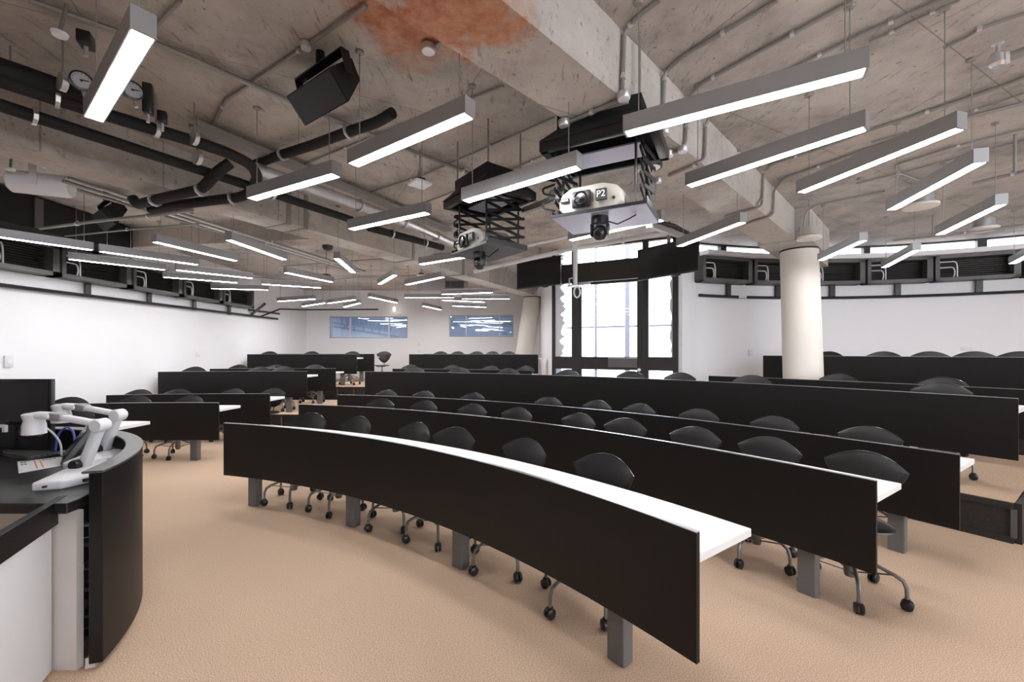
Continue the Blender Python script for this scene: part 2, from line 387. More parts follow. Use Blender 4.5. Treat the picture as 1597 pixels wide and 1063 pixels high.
# concrete beams and columns
d1 = Vector((1, 1, 0)).normalized(); n1 = Vector((1, -1, 0)).normalized()
A = Vector((-3.4, -1.1, (BEAMZ+SLAB)/2+.05)); Bq = Vector((5.95, 8.25, (BEAMZ+SLAB)/2+.05))
struct('ceiling_beam', MB().bar(A, Bq, .42, SLAB-BEAMZ+.1), M['beam'], 'concrete beam running to the leaning round column')
cb = Vector((4.60, 6.74, 0))
struct('ceiling_beam', MB().bar(cb-d1*.75+n1*(-.06)+Vector((0,0,3.41)), cb+d1*.9+n1*(-.06)+Vector((0,0,3.41)), .66, .48), M['beam'], 'widened concrete capital over the round column')
d2 = Vector((.456, .89, 0)).normalized(); n2 = Vector((d2.y, -d2.x, 0))
q = Vector((-3.86, 3.41, 0))
def b2(s, side=0, z=0): p = q+d2*s+n2*side; return Vector((p.x, p.y, z))
struct('ceiling_beam', MB().bar(b2(-6.4, -.21, (BEAMZ+SLAB)/2+.05), b2(9.9, -.21, (BEAMZ+SLAB)/2+.05), .42, SLAB-BEAMZ+.1), M['beam'], 'long concrete beam beside the black pipes')
# secondary ribs on the left bay
rb = MB()
struct('ceiling_beam', MB().bar((-7, 7.3, 3.47), (b2(3.6,-.4).x, b2(3.6).y, 3.47), .34, .36), M['beam'], 'short concrete cross beam over the left block')
def column(base, top, z0, z1, r, lab, n):
    mb = MB(); mb.tube([(base[0], base[1], z0), ((base[0]+top[0])/2, (base[1]+top[1])/2, (z0+z1)/2), (top[0], top[1], z1)], [r*1.03, r, r*.97], 40)
    o = struct('column', mb, M['column'], lab, angle=50)
    part('collar', MB().tube([(top[0], top[1], z1-.035), (top[0], top[1], z1-.012)], r*1.0, 40), M['frame'], o, angle=50)
bx = PY(1254.5, 590, 6.74); tx = PY(1246, 387, 6.74)
column((bx.x, bx.y), (tx.x, tx.y), T1, 3.18, .27, 'leaning round cream column between the rear desk rows', 1)
column((.28, 12.75), (.62, 12.75), T2, 3.2, .27, 'leaning round column by the back wall', 2)

# window wall with the glazed door
WW = (DR-DL).length
def wbar(mb, u0, u1, z0, z1, dep=.09, off=0):       # a board in the window wall
    c = DL+DU*((u0+u1)/2)+DN*off
    R = Matrix.Translation((c.x, c.y, (z0+z1)/2)) @ Matrix.Rotation(math.atan2(DU.y, DU.x), 4, 'Z')
    return mb.box((0,0,0), (u1-u0, dep, z1-z0), R)
u = {k: DWx(x) for k, x in dict(l0=862, l1=866.5, a0=892.5, a1=906, b0=995.5, b1=1012, r0=1049.5, r1=1058).items()}
zt0, zp1, zp0, zr1, zr0 = 3.585, 3.30, 2.92, 1.44, 1.19
def pane(parent, u0, u1, z0, z1): return part('pane', wbar(MB(), u0, u1, z0, z1, .008), M['glass'], parent)
w1 = struct('window_1', wbar(wbar(wbar(wbar(MB(), u['l0'], u['l1'], T1, SLAB), u['l1'], u['a0'], zr0, zr1), u['l1'], u['a0'], zp0, zp1), u['l1'], u['a0'], zt0, SLAB), M['frame'], 'narrow glazed side light left of the door')
for z0, z1 in ((T1, zr0), (zr1, zp0), (zp1, zt0)): pane(w1, u['l1'], u['a0'], z0, z1)
w2 = struct('window_2', wbar(wbar(wbar(wbar(MB(), u['r0'], u['r1'], T1, SLAB), u['b1'], u['r0'], zr0, zr1), u['b1'], u['r0'], zp0, zp1), u['b1'], u['r0'], zt0, SLAB), M['frame'], 'glazed side light right of the door')
for z0, z1 in ((T1, zr0), (zr1, zp0), (zp1, zt0)): pane(w2, u['b1'], u['r0'], z0, z1)
w3 = struct('window_3', wbar(wbar(wbar(wbar(MB(), u['a0'], u['a0']+.11, T1, SLAB), u['b1']-.11, u['b1'], T1, SLAB), u['a0']+.11, u['b1']-.11, zp0, zp1), u['a0']+.11, u['b1']-.11, zt0, SLAB), M['frame'], 'dark door frame with transom light over the door')
pane(w3, u['a0']+.11, u['b1']-.11, zp1, zt0)
da, db = u['a0']+.115, u['b1']-.115
dd = struct('door_1', wbar(wbar(wbar(wbar(wbar(MB(), da, u['a1']+.02, T1+.01, zp0-.01, .05), u['b0']-.02, db, T1+.01, zp0-.01, .05), u['a1']+.02, u['b0']-.02, zp0-.06, zp0-.01, .05), u['a1']+.02, u['b0']-.02, zr0, zr1, .05), u['a1']+.02, u['b0']-.02, T1+.01, T1+.16, .05), M['frame'], 'dark framed glass door in the window wall')
pane(dd, u['a1']+.02, u['b0']-.02, zr1, zp0-.06); pane(dd, u['a1']+.02, u['b0']-.02, T1+.16, zr0)
part('notice_plate', wbar(MB(), DWx(949), DWx(994), 1.24, 1.42, .012, .034), M['unit'], dd)
part('plate_edge', wbar(MB(), DWx(949), DWx(994), 1.41, 1.425, .016, .036), M['galv'], dd)
part('door_closer', wbar(wbar(MB(), DWx(906), DWx(922), zp0-.06, zp0+.0, .06, .055), DWx(918), DWx(927), zp0-.02, zp0-.005, .02, .09), M['galv'], dd, .006)
k = DL+DU*DWx(998)+DN*.06
part('door_knob', MB().lathe([(.012,0),(.012,.03),(.03,.035),(.032,.06),(.02,.07)], 14, Matrix.Translation((k.x-DN.x*.03, k.y-DN.y*.03, 1.20)) @ DN.to_track_quat('Z','Y').to_matrix().to_4x4()), M['white'], dd)
# torn protective film on the side lights
def film(parent, ua, ub, z0, z1, right):
    random.seed(3+right); pts = []; n = 26
    for i in range(n+1):
        z = z0+(z1-z0)*i/n; wdt = (.09+.16*random.random()*(1 if i % 5 else .4)) if not right else (.02+.04*random.random())
        pts.append((wdt, z))
    mb = MB(); vs = []; fs = []
    for w_, z in pts:
        for uu in ((ua, ua+w_) if not right else (ub-w_, ub)):
            p = DL+DU*uu+DN*.012; vs.append((p.x, p.y, z))
        for uu in ((ua, ua+w_) if not right else (ub-w_, ub)):
            p = DL+DU*uu+DN*.008; vs.append((p.x, p.y, z))
    for i in range(n):
        b = 4*i; fs += [(b,b+1,b+5,b+4),(b+2,b+6,b+7,b+3),(b+1,b+3,b+7,b+5),(b,b+4,b+6,b+2)]
    part('torn_film', mb.add(vs, fs), M['film'], parent)
film(w1, u['l1'], u['a0'], zr1, zp0, 0); film(w1, u['l1'], u['a0'], zp1, zt0, 0); film(w2, u['b1'], u['r0'], zr1, zp0, 1)

# clerestory above the right wall
cw = struct('window_6', MB().arc(RC, RR+.02, RR+.10, -21.3, 100, 3.40, 3.425, 64).arc(RC, RR+.02, RR+.10, -21.3, 100, 3.59, SLAB+.01, 64), M['frame'], 'strip of high windows above the curved wall')
part('ledge', MB().arc(RC, RR-.34, RR+.02, -21.3, 60, 3.315, 3.40, 48), M['wall'], cw)
part('pane', MB().arc(RC, RR+.055, RR+.061, -21.3, 100, 3.425, 3.59, 64), M['glass'], cw)
for x, wd in ((1126, .13), (1206, .09), (1350, .11), (1530, .13), (1650, .12), (1800, .12)):
    t = hit_arc(x, RC, RR+.06); p = onarc(RC, RR+.06, t)
    part('mullion', MB().box((0,0,0), (wd, .1, .20), Matrix.Translation((p.x, p.y, 3.51)) @ Matrix.Rotation(-math.radians(t), 4, 'Z')), M['frame'], cw)
wr = MB(); wr.bar((p0.x+.03, p0.y+.05, 3.415), (p1.x, p1.y+.05, 3.415), .08, .03); wr.bar((p0.x+.03, p0.y+.05, 3.605), (p1.x, p1.y+.05, 3.605), .08, .03)
w7 = struct('window_7', wr, M['frame'], 'small high window beside the right screen')
part('pane', MB().bar((p0.x+.03, p0.y+.05, 3.51), (p1.x, p1.y+.05, 3.51), .008, .16), M['glass'], w7)
# outside
struct('ground', MB().box((6, 30, -.3), (70, 34, .1)), M['ground'])
for x, wd in ((929, .05), (978, .10)):
    p = DL+DU*DWx(x)-DN*2.6; pp = PY(x, 500, p.y)
    solo('exterior_post', MB().box((pp.x, p.y, 2.2), (wd, .12, 5.0)), M['ext'], 'pale %s post outside the glazed door' % ('slim' if wd < .08 else 'wider'), 'post')
p = DL-DN*2.75; r_ = DR-DN*2.75
solo('exterior_rail', MB().bar((p.x-.6, p.y+.3, 2.18), (r_.x+1.2, r_.y-.6, 2.18), .10, .05), M['ext'], 'pale horizontal rail outside the glazed door', 'rail')
# ------------------------------------------------------------------ desk rows
ROWS = {1: (6.48, 0), 2: (7.91, 0), 3: (9.14, 0), 4: (10.42, T1), 5: (11.78, T1), 6: (13.10, T2), 7: (14.50, T2)}
ORD = {1: 'front', 2: 'second', 3: 'third', 4: 'fourth', 5: 'fifth', 6: 'sixth', 7: 'rearmost'}
def desk_row(row, t0, t1, legs, label, group):
    R, s = ROWS[row]; tm = (t0+t1)/2; c = onarc(C, R+.2, tm)
    n = max(6, int(abs(t1-t0)/1.6))
    root = thing('curved_desk', label, 'desk', (c.x, c.y, s), 0, group)
    part('modesty_panel', MB().arc(C, R, R+.022, t0, t1, s+.31, s+.828, n), M['black'], root)
    part('edge_strip', MB().arc(C, R, R+.022, t0, t1, s+.828, s+.832, n), M['trim'], root)
    part('desktop', MB().arc(C, R+.024, R+.44, t0, t1, s+.703, s+.74, n), M['white_top'], root, .003, 1)
    for t in legs:
        p = onarc(C, R+.12, t)
        part('leg', MB().box((0,0,.3515), (.10, .08, .703), Matrix.Translation((p.x, p.y, s)) @ Matrix.Rotation(-math.radians(t), 4, 'Z')), M['steel'], root, .004, 1)
    return root
def legset(t0, t1, row, first, step=1.24):
    R = ROWS[row][0]; st = math.degrees(step/R); out = []; t = first
    while t > t0+1: out.append(t); t -= st
    return out
XL, XA = -2.88, -4.08                               # the two sides of the left aisle
def tx(row, X): return math.degrees(math.asin((X-C[0])/ROWS[row][0]))
RIGHT = {1: 55.0, 2: 56.4, 3: 57.1, 4: 57.7, 5: 58.2, 6: 58.0}
G1, G2 = 'long curved desks of the main block', 'curved desks of the left block'
for r in (1, 2, 3, 4):
    t0, t1 = tx(r, XL), RIGHT[r]
    desk_row(r, t0, t1, [17.58, 28.70, 39.65, 50.88] if r == 1 else legset(t0, t1, r, {2: 53.76, 3: 54.9, 4: 54.5}[r]),
             {1: 'black fronted curved desk in the front row of the main block', 2: 'black fronted curved desk in the second row of the main block',
              3: 'black fronted curved desk in the third row, in front of the dark step', 4: 'longest black fronted desk, first row on the raised tier, main block'}[r], G1)
def hx(row, x): return hit_arc(x, C, ROWS[row][0])
desk_row(5, hx(5, 612), hx(5, 829), [hx(5, 640), hx(5, 720), hx(5, 800)], 'short black fronted desk behind the longest desk, left of the glazed door', G1)
desk_row(5, hx(5, 1105), RIGHT[5]+2, [hx(5, 1150), hx(5, 1300), hx(5, 1480)], 'black fronted desk in front of the cream column, right of the glazed door', G1)
desk_row(6, hx(6, 638), hx(6, 839), [hx(6, 665), hx(6, 740), hx(6, 815)], 'black fronted desk on the top tier, below the right interior window', G1)
desk_row(6, hx(6, 1190), RIGHT[6]+1, [hx(6, 1225), hx(6, 1380), hx(6, 1520)], 'black fronted desk behind the cream column, by the curved wall', G1)
desk_row(7, hx(7, 661), hx(7, 808), [hx(7, 690), hx(7, 780)], 'rearmost black fronted desk on the right of the aisle, nearest the back wall', G1)
LL = {1: -5.9, 2: -6.45, 3: -6.62, 4: -6.84, 5: -6.84, 6: -6.84, 7: -6.84}
for r in range(1, 8):
    t0, t1 = tx(r, LL[r]), tx(r, XA-(.12 if r == 1 else 0))
    R = ROWS[r][0]; d = math.degrees(.42/R)
    desk_row(r, t0, t1, [t1-d, t1-d-math.degrees(1.25/R)],
             {1: 'white topped desk in the left block just behind the white document cameras', 2: 'black fronted desk in the second row of the left block, nearest fully seen',
              3: 'black fronted desk in the third row of the left block', 4: 'black fronted desk first on the raised tier of the left block',
              5: 'black fronted desk in the fifth row of the left block, mostly hidden', 6: 'black fronted desk on the top tier of the left block',
              7: 'rearmost black fronted desk of the left block, right end showing'}[r], G2)

# ------------------------------------------------------------------ chairs
def make_chair():
    r = thing('swivel_chair', 'black shell swivel chair', 'chair')
    # seat: a dished round shell
    n, rings = 28, [(0, .452), (.08, .450), (.15, .452), (.195, .462), (.212, .464), (.215, .456), (.19, .440), (.12, .432), (0.0, .430)]
    mb = MB(); vs = []; fs = []
    for i, (rad, z) in enumerate(rings):
        for k in range(n):
            a = 2*math.pi*k/n; ex = 1+.06*math.cos(4*a)
            y = math.sin(a)*rad*ex; x = math.cos(a)*rad*ex*1.03
            vs.append((x, y-.02, z-(.02 if y < -.14 and i < 7 else 0)))
    for i in range(len(rings)-1):
        for k in range(n): fs.append((i*n+k, i*n+(k+1) % n, (i+1)*n+(k+1) % n, (i+1)*n+k))
    lpart('seat', mb.add(vs, fs), M['shell'], r, angle=60)
    # fan-shaped backrest, curved round the sitter
    mb = MB(); nu, nv = 18, 7; hw = .23; vs = []; fs = []
    for side in (0, 1):
        for i in range(nu+1):
            uu = -1+2*i/nu; x = uu*hw
            zt = .855-.085*abs(uu)**2; zb = .52+.243*abs(uu)**2
            if abs(uu) == 1: zt, zb = .771, .762
            for j in range(nv+1):
                z = zb+(zt-zb)*j/nv
                y = .235-.058*(uu*uu)+.16*(z-.6)+(-.012 if side == 0 else .004)*(1 if 0 < j < nv and abs(uu) < 1 else .2)
                vs.append((x, y, z))
    def id_(sd, i, j): return sd*(nu+1)*(nv+1)+i*(nv+1)+j
    for i in range(nu):
        for j in range(nv):
            fs.append((id_(0,i,j), id_(0,i+1,j), id_(0,i+1,j+1), id_(0,i,j+1)))
            fs.append((id_(1,i,j), id_(1,i,j+1), id_(1,i+1,j+1), id_(1,i+1,j)))
        fs.append((id_(0,i,0), id_(1,i,0), id_(1,i+1,0), id_(0,i+1,0)))
        fs.append((id_(0,i,nv), id_(0,i+1,nv), id_(1,i+1,nv), id_(1,i,nv)))
    for j in range(nv):
        fs.append((id_(0,0,j), id_(0,0,j+1), id_(1,0,j+1), id_(1,0,j)))
        fs.append((id_(0,nu,j), id_(1,nu,j), id_(1,nu,j+1), id_(0,nu,j+1)))
    lpart('backrest', mb.add(vs, fs), M['shell'], r, angle=50)
    lpart('highlight_piping', MB().tube([(u_*hw, .235-.058*u_*u_+.16*(.855-.085*u_*u_-.6)-.004, .855-.085*u_*u_) for u_ in [-1+i/9 for i in range(19)]], .0045, 6), M['piping'], r)  # glossy tube added so the top edge catches a lamp highlight
    lpart('back_support', MB().tube([(0,.02,.425),(0,.15,.425),(0,.215,.45),(0,.238,.52),(0,.247,.60)], .014, 8), M['tube'], r)
    lpart('gas_column', MB().lathe([(.018,.43),(.018,.30),(.033,.298),(.033,.115),(.028,.10)], 14), M['tube'], r)
    lpart('seat_bracket', MB().box((0,0,.424), (.16,.2,.012)), M['steel'], r)
    leg = MB().tube([(0,-.03,.245),(0,-.12,.215),(0,-.215,.185),(0,-.252,.165),(0,-.268,.125),(0,-.270,.066)], .0115, 7).mesh('leg')
    rod = MB().tube([(0,-.03,.135),(0,-.20,.183)], .005, 5).mesh('brace')
    cm = MB()
    for sx in (-1, 1):
        R = Matrix.Translation((sx*.004, -.27, .031)) @ Matrix.Rotation(sx*math.pi/2, 4, 'Y')
        cm.lathe([(.024,0),(.031,.004),(.031,.016),(.022,.022)], 12, R)
    cm.box((0,-.27,.056), (.024,.03,.022))
    cas = cm.mesh('castor')
    leg.materials.append(M['tube']); rod.materials.append(M['tube']); cas.materials.append(M['plastic'])
    for k in range(5):
        l = put('leg', leg, None, r); l.rotation_euler.z = k*2*math.pi/5
        put('brace', rod, None, l); put('castor', cas, None, l)
    return r
proto = make_chair(); first = [True]
WORD = ['', 'first', 'second', 'third', 'fourth', 'fifth', 'sixth', 'seventh', 'eighth', 'ninth', 'tenth']
def chair(row, x, label, group, jit=8, roff=.36):
    R, s = ROWS[row]; t = hit_arc(x, C, R+roff+.24); p = onarc(C, R+roff, t)
    if p.x < -6.58: t = math.degrees(math.asin((-6.58-C[0])/(R+roff))); p = onarc(C, R+roff, t)
    o = proto if first[0] else copy_tree(proto); first[0] = False
    o.location = (p.x, p.y, s); o.rotation_euler.z = -math.radians(t)+math.radians(random.uniform(-jit, jit))
    o.scale = (1, 1, 1.055 if row > 3 else 1.012)
    legs = [c for c in o.children if c.name.split('.')[0] == 'leg']; a0 = random.uniform(0, 72)
    for k, l in enumerate(legs): l.rotation_euler.z = math.radians(a0+72*k)
    tag(o, label, 'chair', group); return o
def chairs(row, xs, where, group, jit=8):
    for i, x in enumerate(xs):
        pos = '%s from the left' % WORD[i+1] if len(xs) > 1 else 'the only one'
        if len(xs) > 1 and i == len(xs)-1: pos = 'rightmost'
        if i == 0 and len(xs) > 1: pos = 'leftmost'
        chair(row, x, 'black swivel chair, %s, %s' % (pos, where), group, jit)
GC = 'black swivel chairs of the main block'; GL = 'black swivel chairs of the left block'
chairs(1, [487, 557, 647, 714, 819, 945], 'at the front desk of the main block', GC)
chairs(2, [597, 663, 738, 807, 901, 978, 1086, 1199, 1345], 'at the second-row desk of the main block', GC)
chairs(3, [603, 661, 740, 857, 930, 996, 1092, 1207, 1357], 'at the third-row desk below the dark step', GC)
chairs(4, [648, 719, 796, 885, 986, 1064, 1176, 1464], 'at the longest desk on the raised tier', GC)
chairs(5, [639, 708, 764, 819], 'at the short desk left of the glazed door', GC)
chairs(5, [1307, 1467], 'at the desk in front of the cream column', GC)
chairs(6, [687, 742, 792], 'at the top-tier desk below the right interior window', GC)
chairs(6, [1289, 1378, 1455, 1520, 1590], 'at the desk behind the cream column', GC)
chairs(7, [714, 768], 'at the rearmost desk right of the aisle', GC)
chairs(1, [120], 'at the left-block desk behind the document cameras', GL)
chairs(2, [113, 213, 296], 'at the second-row desk of the left block', GL)
chairs(3, [213, 281, 363, 428], 'at the third-row desk of the left block', GL)
chairs(4, [285, 407, 445], 'at the first raised desk of the left block', GL)
chairs(5, [360, 432, 493], 'at the fifth-row desk of the left block', GL)
chairs(6, [408, 487, 550], 'at the top-tier desk of the left block', GL)
chairs(7, [600], 'standing at the aisle end of the rearmost left desk', GL)
# ------------------------------------------------------------------ pendant lights
LZ = 2.85
wire_me = MB().tube([(0,0,0),(0,0,1)], .0032, 5).mesh('suspension_wire')
rose_me = MB().lathe([(.022,-.02),(.03,-.012),(.03,0)], 12).mesh('ceiling_rose')
wire_me.materials.append(M['conduit']); rose_me.materials.append(M['conduit'])
def pendant(x0, y0, x1, y1, label, group, z=LZ):
    a, b = PZ(x0, y0, z), PZ(x1, y1, z); c = (a+b)/2; L = min(max((b-a).length, 1.02), 1.3)
    d = (b-a).normalized()
    r = thing('pendant_light', label, 'light', (c.x, c.y, z), math.atan2(d.y, d.x), group)
    w, h = .084, .098
    prof = [(-w/2,0),(-w/2+.006,0),(-w/2+.006,.012),(w/2-.006,.012),(w/2-.006,0),(w/2,0),(w/2,h),(-w/2,h)]
    mb = MB(); n = len(prof)
    vs = [(s*L/2, p, q_) for s in (-1, 1) for p, q_ in prof]
    fs = [(i, (i+1) % n, n+(i+1) % n, n+i) for i in range(n)]+[tuple(range(n)), tuple(range(2*n-1, n-1, -1))]
    lpart('housing', mb.add(vs, fs), M['alu'], r)
    for s in (-1, 1): lpart('end_cap', MB().box((s*(L/2-.004), 0, h/2), (.012, w+.001, h+.001)), M['alu'], r)
    lpart('diffuser', MB().box((0,0,.005), (L-.03, w-.013, .012)), M['lamp'], r)
    lpart('ceiling_fill', MB().box((0,0,h+.001), (L-.06, w-.03, .004)), M['ceiling_fill'], r)  # added glowing strip, fills the ceiling with light
    for s in (-1, 1):
        o = put('suspension_wire', wire_me, None, r); o.location = (s*(L/2-.08), 0, h-.002); o.scale = (1,1,SLAB-z-h-.005)
        q_ = put('ceiling_rose', rose_me, None, r); q_.location = (s*(L/2-.08), 0, SLAB-z)
    return r
GA, GB = 'linear pendant lights near the camera', 'linear pendant lights over the left and rear seats'
for x0, y0, x1, y1, lab in [
    (975,210,1352,112,'long linear pendant light, largest on the right, across the concrete beam'),
    (1073,291,1352,200,'linear pendant light just below the largest one on the right'),
    (1248,301,1500,200,'linear pendant light third from the beam, hung on the right side'),
    (1391,327,1528,254,'linear pendant light near the right edge, under thin sprinkler pipes'),
    (1465,366,1562,319,'linear pendant light in front of the right-hand high windows'),
    (1379,417,1430,390,'short-looking pendant light in front of the curved wall units'),
    (1280,406,1347,375,'pendant light just right of the cream column'),
    (1060,384,1158,347,'pendant light crossing in front of the right wall screen'),
    (1579,411,1618,391,'pendant light cut off by the right picture edge'),
    (889,375,1034,343,'pendant light hanging under the P2 projector tray'),
    (550,258,733,180,'linear pendant light below the orange ceiling patch'),
    (392,311,525,273,'linear pendant light beside the looped black pipes'),
    (146,187,224,52,'bright pendant light at upper left, between two pipe gauges'),
    (727,314,901,262,'linear pendant light in front of the P1 lift housing'),
    (547,358,668,332,'linear pendant light below the silver round duct')]:
    pendant(x0, y0, x1, y1, lab, GA, 2.73 if x0 == 727 else LZ)
for x0, y0, x1, y1, lab in [
    (356,374,444,405,'pendant light upper right of the four tilted left ones'),
    (240,377,368,407,'pendant light with tilted grey housing above the left seats'),
    (154,392,309,413,'pendant light right behind the white ceiling access point on the left'),
    (0,370,100,384,'pendant light cut off by the left picture edge'),
    (106,404,258,421,'pendant light passing in front of the left wall units'),
    (274,421,394,434,'pendant light right of centre over the left wall units'),
    (254,432,371,441,'pendant light below and left, close to the left wall units'),
    (330,450,418,452,'lowest-looking pendant light at the end of the left wall units'),
    (445,425,518,440,'tilted pendant light above the left interior window side'),
    (408,443,501,449,'nearly level pendant light left of the interior windows'),
    (432,470,493,466,'small level pendant light over the rear left desks'),
    (470,478,509,472,'tiny pendant light just under another at the rear left'),
    (511,473,555,467,'small pendant light above the left interior window'),
    (536,479,563,472,'smallest pendant light directly over the left interior window'),
    (525,403,551,425,'steep pendant light pointing down-right near the centre left'),
    (592,443,616,429,'steep pendant light pointing up-right near the centre'),
    (634,444,691,432,'pendant light left of the grey air grille'),
    (576,463,619,472,'pendant light tilting down over the gap between interior windows'),
    (631,464,708,464,'level pendant light left of the stacked rear pair'),
    (689,459,769,456,'pendant light topmost in the rear stack under the grille'),
    (720,466,795,466,'pendant light rightmost in the rear stack beside the column'),
    (689,468,756,471,'pendant light third down in the rear stack'),
    (707,477,757,479,'lowest pendant light of the rear stack over the right interior window'),
    (660,477,687,483,'tiny pendant light left of the right interior window')]:
    pendant(x0, y0, x1, y1, lab, GB)
pendant(683,408,708,404,'pendant light end peeping out below the P1 projector tray', GA)
# lamps of the room beyond
for X in (-5.4, -1.4):
    o = thing('pendant_light', 'light in the room behind the %s interior window' % ('left' if X < -3 else 'right'), 'light', (X, 16.0, 3.1), 0, 'lights beyond the interior windows')
    lpart('housing', MB().box((0,0,.05), (1.6,.1,.08)), M['alu'], o); lpart('diffuser', MB().box((0,0,.0), (1.56,.09,.02)), M['lamp'], o)

# ------------------------------------------------------------------ conduits, pipes and ducts on the ceiling
def smooth_path(P_, rad=.06, k=4):
    out = [P_[0]]
    for i in range(1, len(P_)-1):
        a, b, c = P_[i-1], P_[i], P_[i+1]
        la, lc = (a-b).length, (c-b).length; r = min(rad, la*.45, lc*.45)
        s, e = b+(a-b).normalized()*r, b+(c-b).normalized()*r
        for j in range(k+1):
            t = j/k; out.append(s*(1-t)**2+b*2*t*(1-t)+e*t*t)
    return out+[P_[-1]]
clip_cache = {}
def run(name, pts, r, m, label, cat, group=None, rad=.06, clips=0, n=8):
    pts = [Vector(p) for p in pts]; r0 = thing(name, label, cat, tuple(pts[0]), 0, group)
    part('pipe_run', MB().tube(smooth_path(pts, rad), r, n), m, r0)
    if clips:
        segs = [(pts[i], pts[i+1]) for i in range(len(pts)-1)]; tot = sum((b-a).length for a, b in segs)
        for kk in range(clips):
            s = tot*(kk+.6)/(clips+.2)
            for a, b in segs:
                l = (b-a).length
                if s <= l: break
                s -= l
            p = a+(b-a)*(min(s, l)/l); d = (b-a).normalized()
            part('clip', MB().tube([p-d*.012, p+d*.012], r*1.35, 10).bar(p-d*.012+Vector((0,0,r)), p+d*.012+Vector((0,0,r)), .02, .03), M['galv'], r0)
    return r0
zc = SLAB-.022
def pz(L, z): return [PZ(x, y, z) for x, y in L]
GCN = 'electrical conduits fixed to the concrete ceiling'
def face1(x, y):                                    # a point on the right side of the main beam
    a = (x-CX)/FPX; off = 2.3-.21*math.sqrt(2)-.03; Y = off/(1-a); return Vector((a*Y, Y, HC-(y-HY)*Y/FPX))
CON = [
 ([(44,0),(190,52),(244,68),(444,154),(512,183),(596,215),(630,230),(769,285),(844,318)], .020, zc-.02, 'long pale conduit running behind the black ceiling speaker', 5),
 ([(571,8),(383,136),(352,156),(335,190),(312,210)], .013, zc, 'grey conduit bending down to the black pipes, left of the speaker', 2),
 ([(281,0),(244,41)], .013, zc, 'short grey conduit above the bright upper-left light', 0),
 ([(793,9),(715,51),(668,78)], .016, zc, 'silver conduit crossing the orange patch between two round boxes', 2),
 ([(786,134),(732,154),(580,213),(475,256)], .010, zc, 'thin conduit passing behind the pendant under the orange patch', 2),
 ([(864,183),(766,226),(664,272),(576,300)], .010, zc, 'thin conduit crossing above the white access point', 2),
 ([(915,213),(766,278),(664,315)], .010, zc, 'thin conduit reaching towards the P1 lift housing', 2),
 ([(1469,0),(1342,54),(1223,112)], .012, zc, 'grey conduit passing behind the largest right pendant', 2),
 ([(1497,0),(1418,35),(1387,52),(1356,65)], .009, zc, 'thin cable conduit ending at a rose near the top right', 2),
 ([(1597,21),(1525,46),(1511,56),(1472,75)], .011, zc, 'short conduit with a bump at the top right corner', 1),
 ([(1597,145),(1560,158),(1449,196),(1359,222)], .009, zc, 'thin twin of the conduit behind the right pendants', 2),
 ([(1620,195),(1490,228),(1395,257),(1404,271),(1435,282)], .010, zc, 'conduit with a hooked end above the right pendants', 2),
 ([(1620,214),(1537,234),(1415,267),(1336,286)], .010, zc, 'thin conduit just below the hooked one at right', 2),
 ([(63,356),(158,344),(254,334),(300,327)], .020, 3.12, 'pale pipe with an elbow end above the left pendants', 2),
 ([(102,368),(210,357),(310,349)], .012, 3.15, 'thin pipe just below the elbow-ended pipe on the left', 1),
 ([(440,415),(600,403),(690,395),(753,387)], .010, 3.4, 'thin conduit crossing the rear ceiling to the P1 lift', 2),
 ([(380,430),(470,440),(560,432),(690,428)], .010, 3.3, 'thin conduit over the rear pendants', 2)]
for L, r, z, lab, nc in CON: run('ceiling_conduit', pz(L, z), r, M['conduit'], lab, 'conduit', GCN, clips=nc)
def drop(L_slab, L_face, L_bot, lab, r=.014):
    pts = pz(L_slab, zc)+[face1(x, y) for x, y in L_face]+[PZ(x, y, BEAMZ-.02) for x, y in L_bot]
    run('ceiling_conduit', pts, r, M['conduit'], lab, 'conduit', GCN, rad=.07, clips=3)
drop([(1030,0),(999,22)], [(974,46),(970,149)], [(973,153),(880,194)], 'conduit dropping down the beam side to a round silver box, nearest')
drop([(1213,0),(1067,86)], [(1036,112),(1034,196)], [(1033,207),(948,238)], 'second conduit dropping down the side of the main beam')
drop([(1331,0),(1091,132)], [(1073,152),(1069,222)], [(1062,233),(1040,241)], 'third conduit dropping down the side of the main beam')
drop([(1223,112),(1120,163)], [(1101,190),(1099,246)], [(1092,253),(1043,274)], 'fourth conduit dropping down the main beam, behind the second pendant')
drop([(1620,112),(1556,137),(1449,173),(1359,202),(1271,234),(1205,255)], [(1191,268),(1189,308)], [(1187,322),(1130,338)], 'long conduit from the right edge bending down near the column')
drop([(1620,155),(1508,183),(1404,214),(1268,262),(1222,278)], [(1207,296),(1206,330)], [(1203,336),(1165,348)], 'long conduit bending down closest to the column')
run('ceiling_conduit', pz([(1380,298),(1270,320)], zc)+[PY(1256,331,6.0), PY(1252,365,6.0)], .012, M['conduit'], 'conduit bending down beside the disc lamp at the column', 'conduit', GCN)
GP = 'black insulated pipes on the left of the ceiling'
def bpipe(L, z, r, lab, rad=.1, cl=2):
    zs = z if isinstance(z, list) else [z]*len(L)
    return run('insulated_pipe', [PZ(x, y, zz) for (x, y), zz in zip(L, zs)], r, M['insul'], lab, 'pipe', GP, rad, cl, 12)
bpipe([(-420,24),(0,164),(210,232),(390,290),(434,305),(549,343)], 3.22, .045, 'long black pipe running along the left beam below the gauges')
bpipe([(-420,-12),(0,125),(100,158),(176,182),(298,219),(356,238),(392,257),(402,275),(394,298),(376,307),(288,318),(236,327)], [3.33]*6+[3.3,3.24,3.16,3.1,3.07,3.07], .048, 'black pipe looping back in a hairpin beside the pendant')
bpipe([(359,254),(339,268),(315,295),(257,308),(214,319),(207,309)], [3.3,3.2,3.08,3.07,3.07,3.14], .048, 'black pipe with an angled offset inside the hairpin loop')
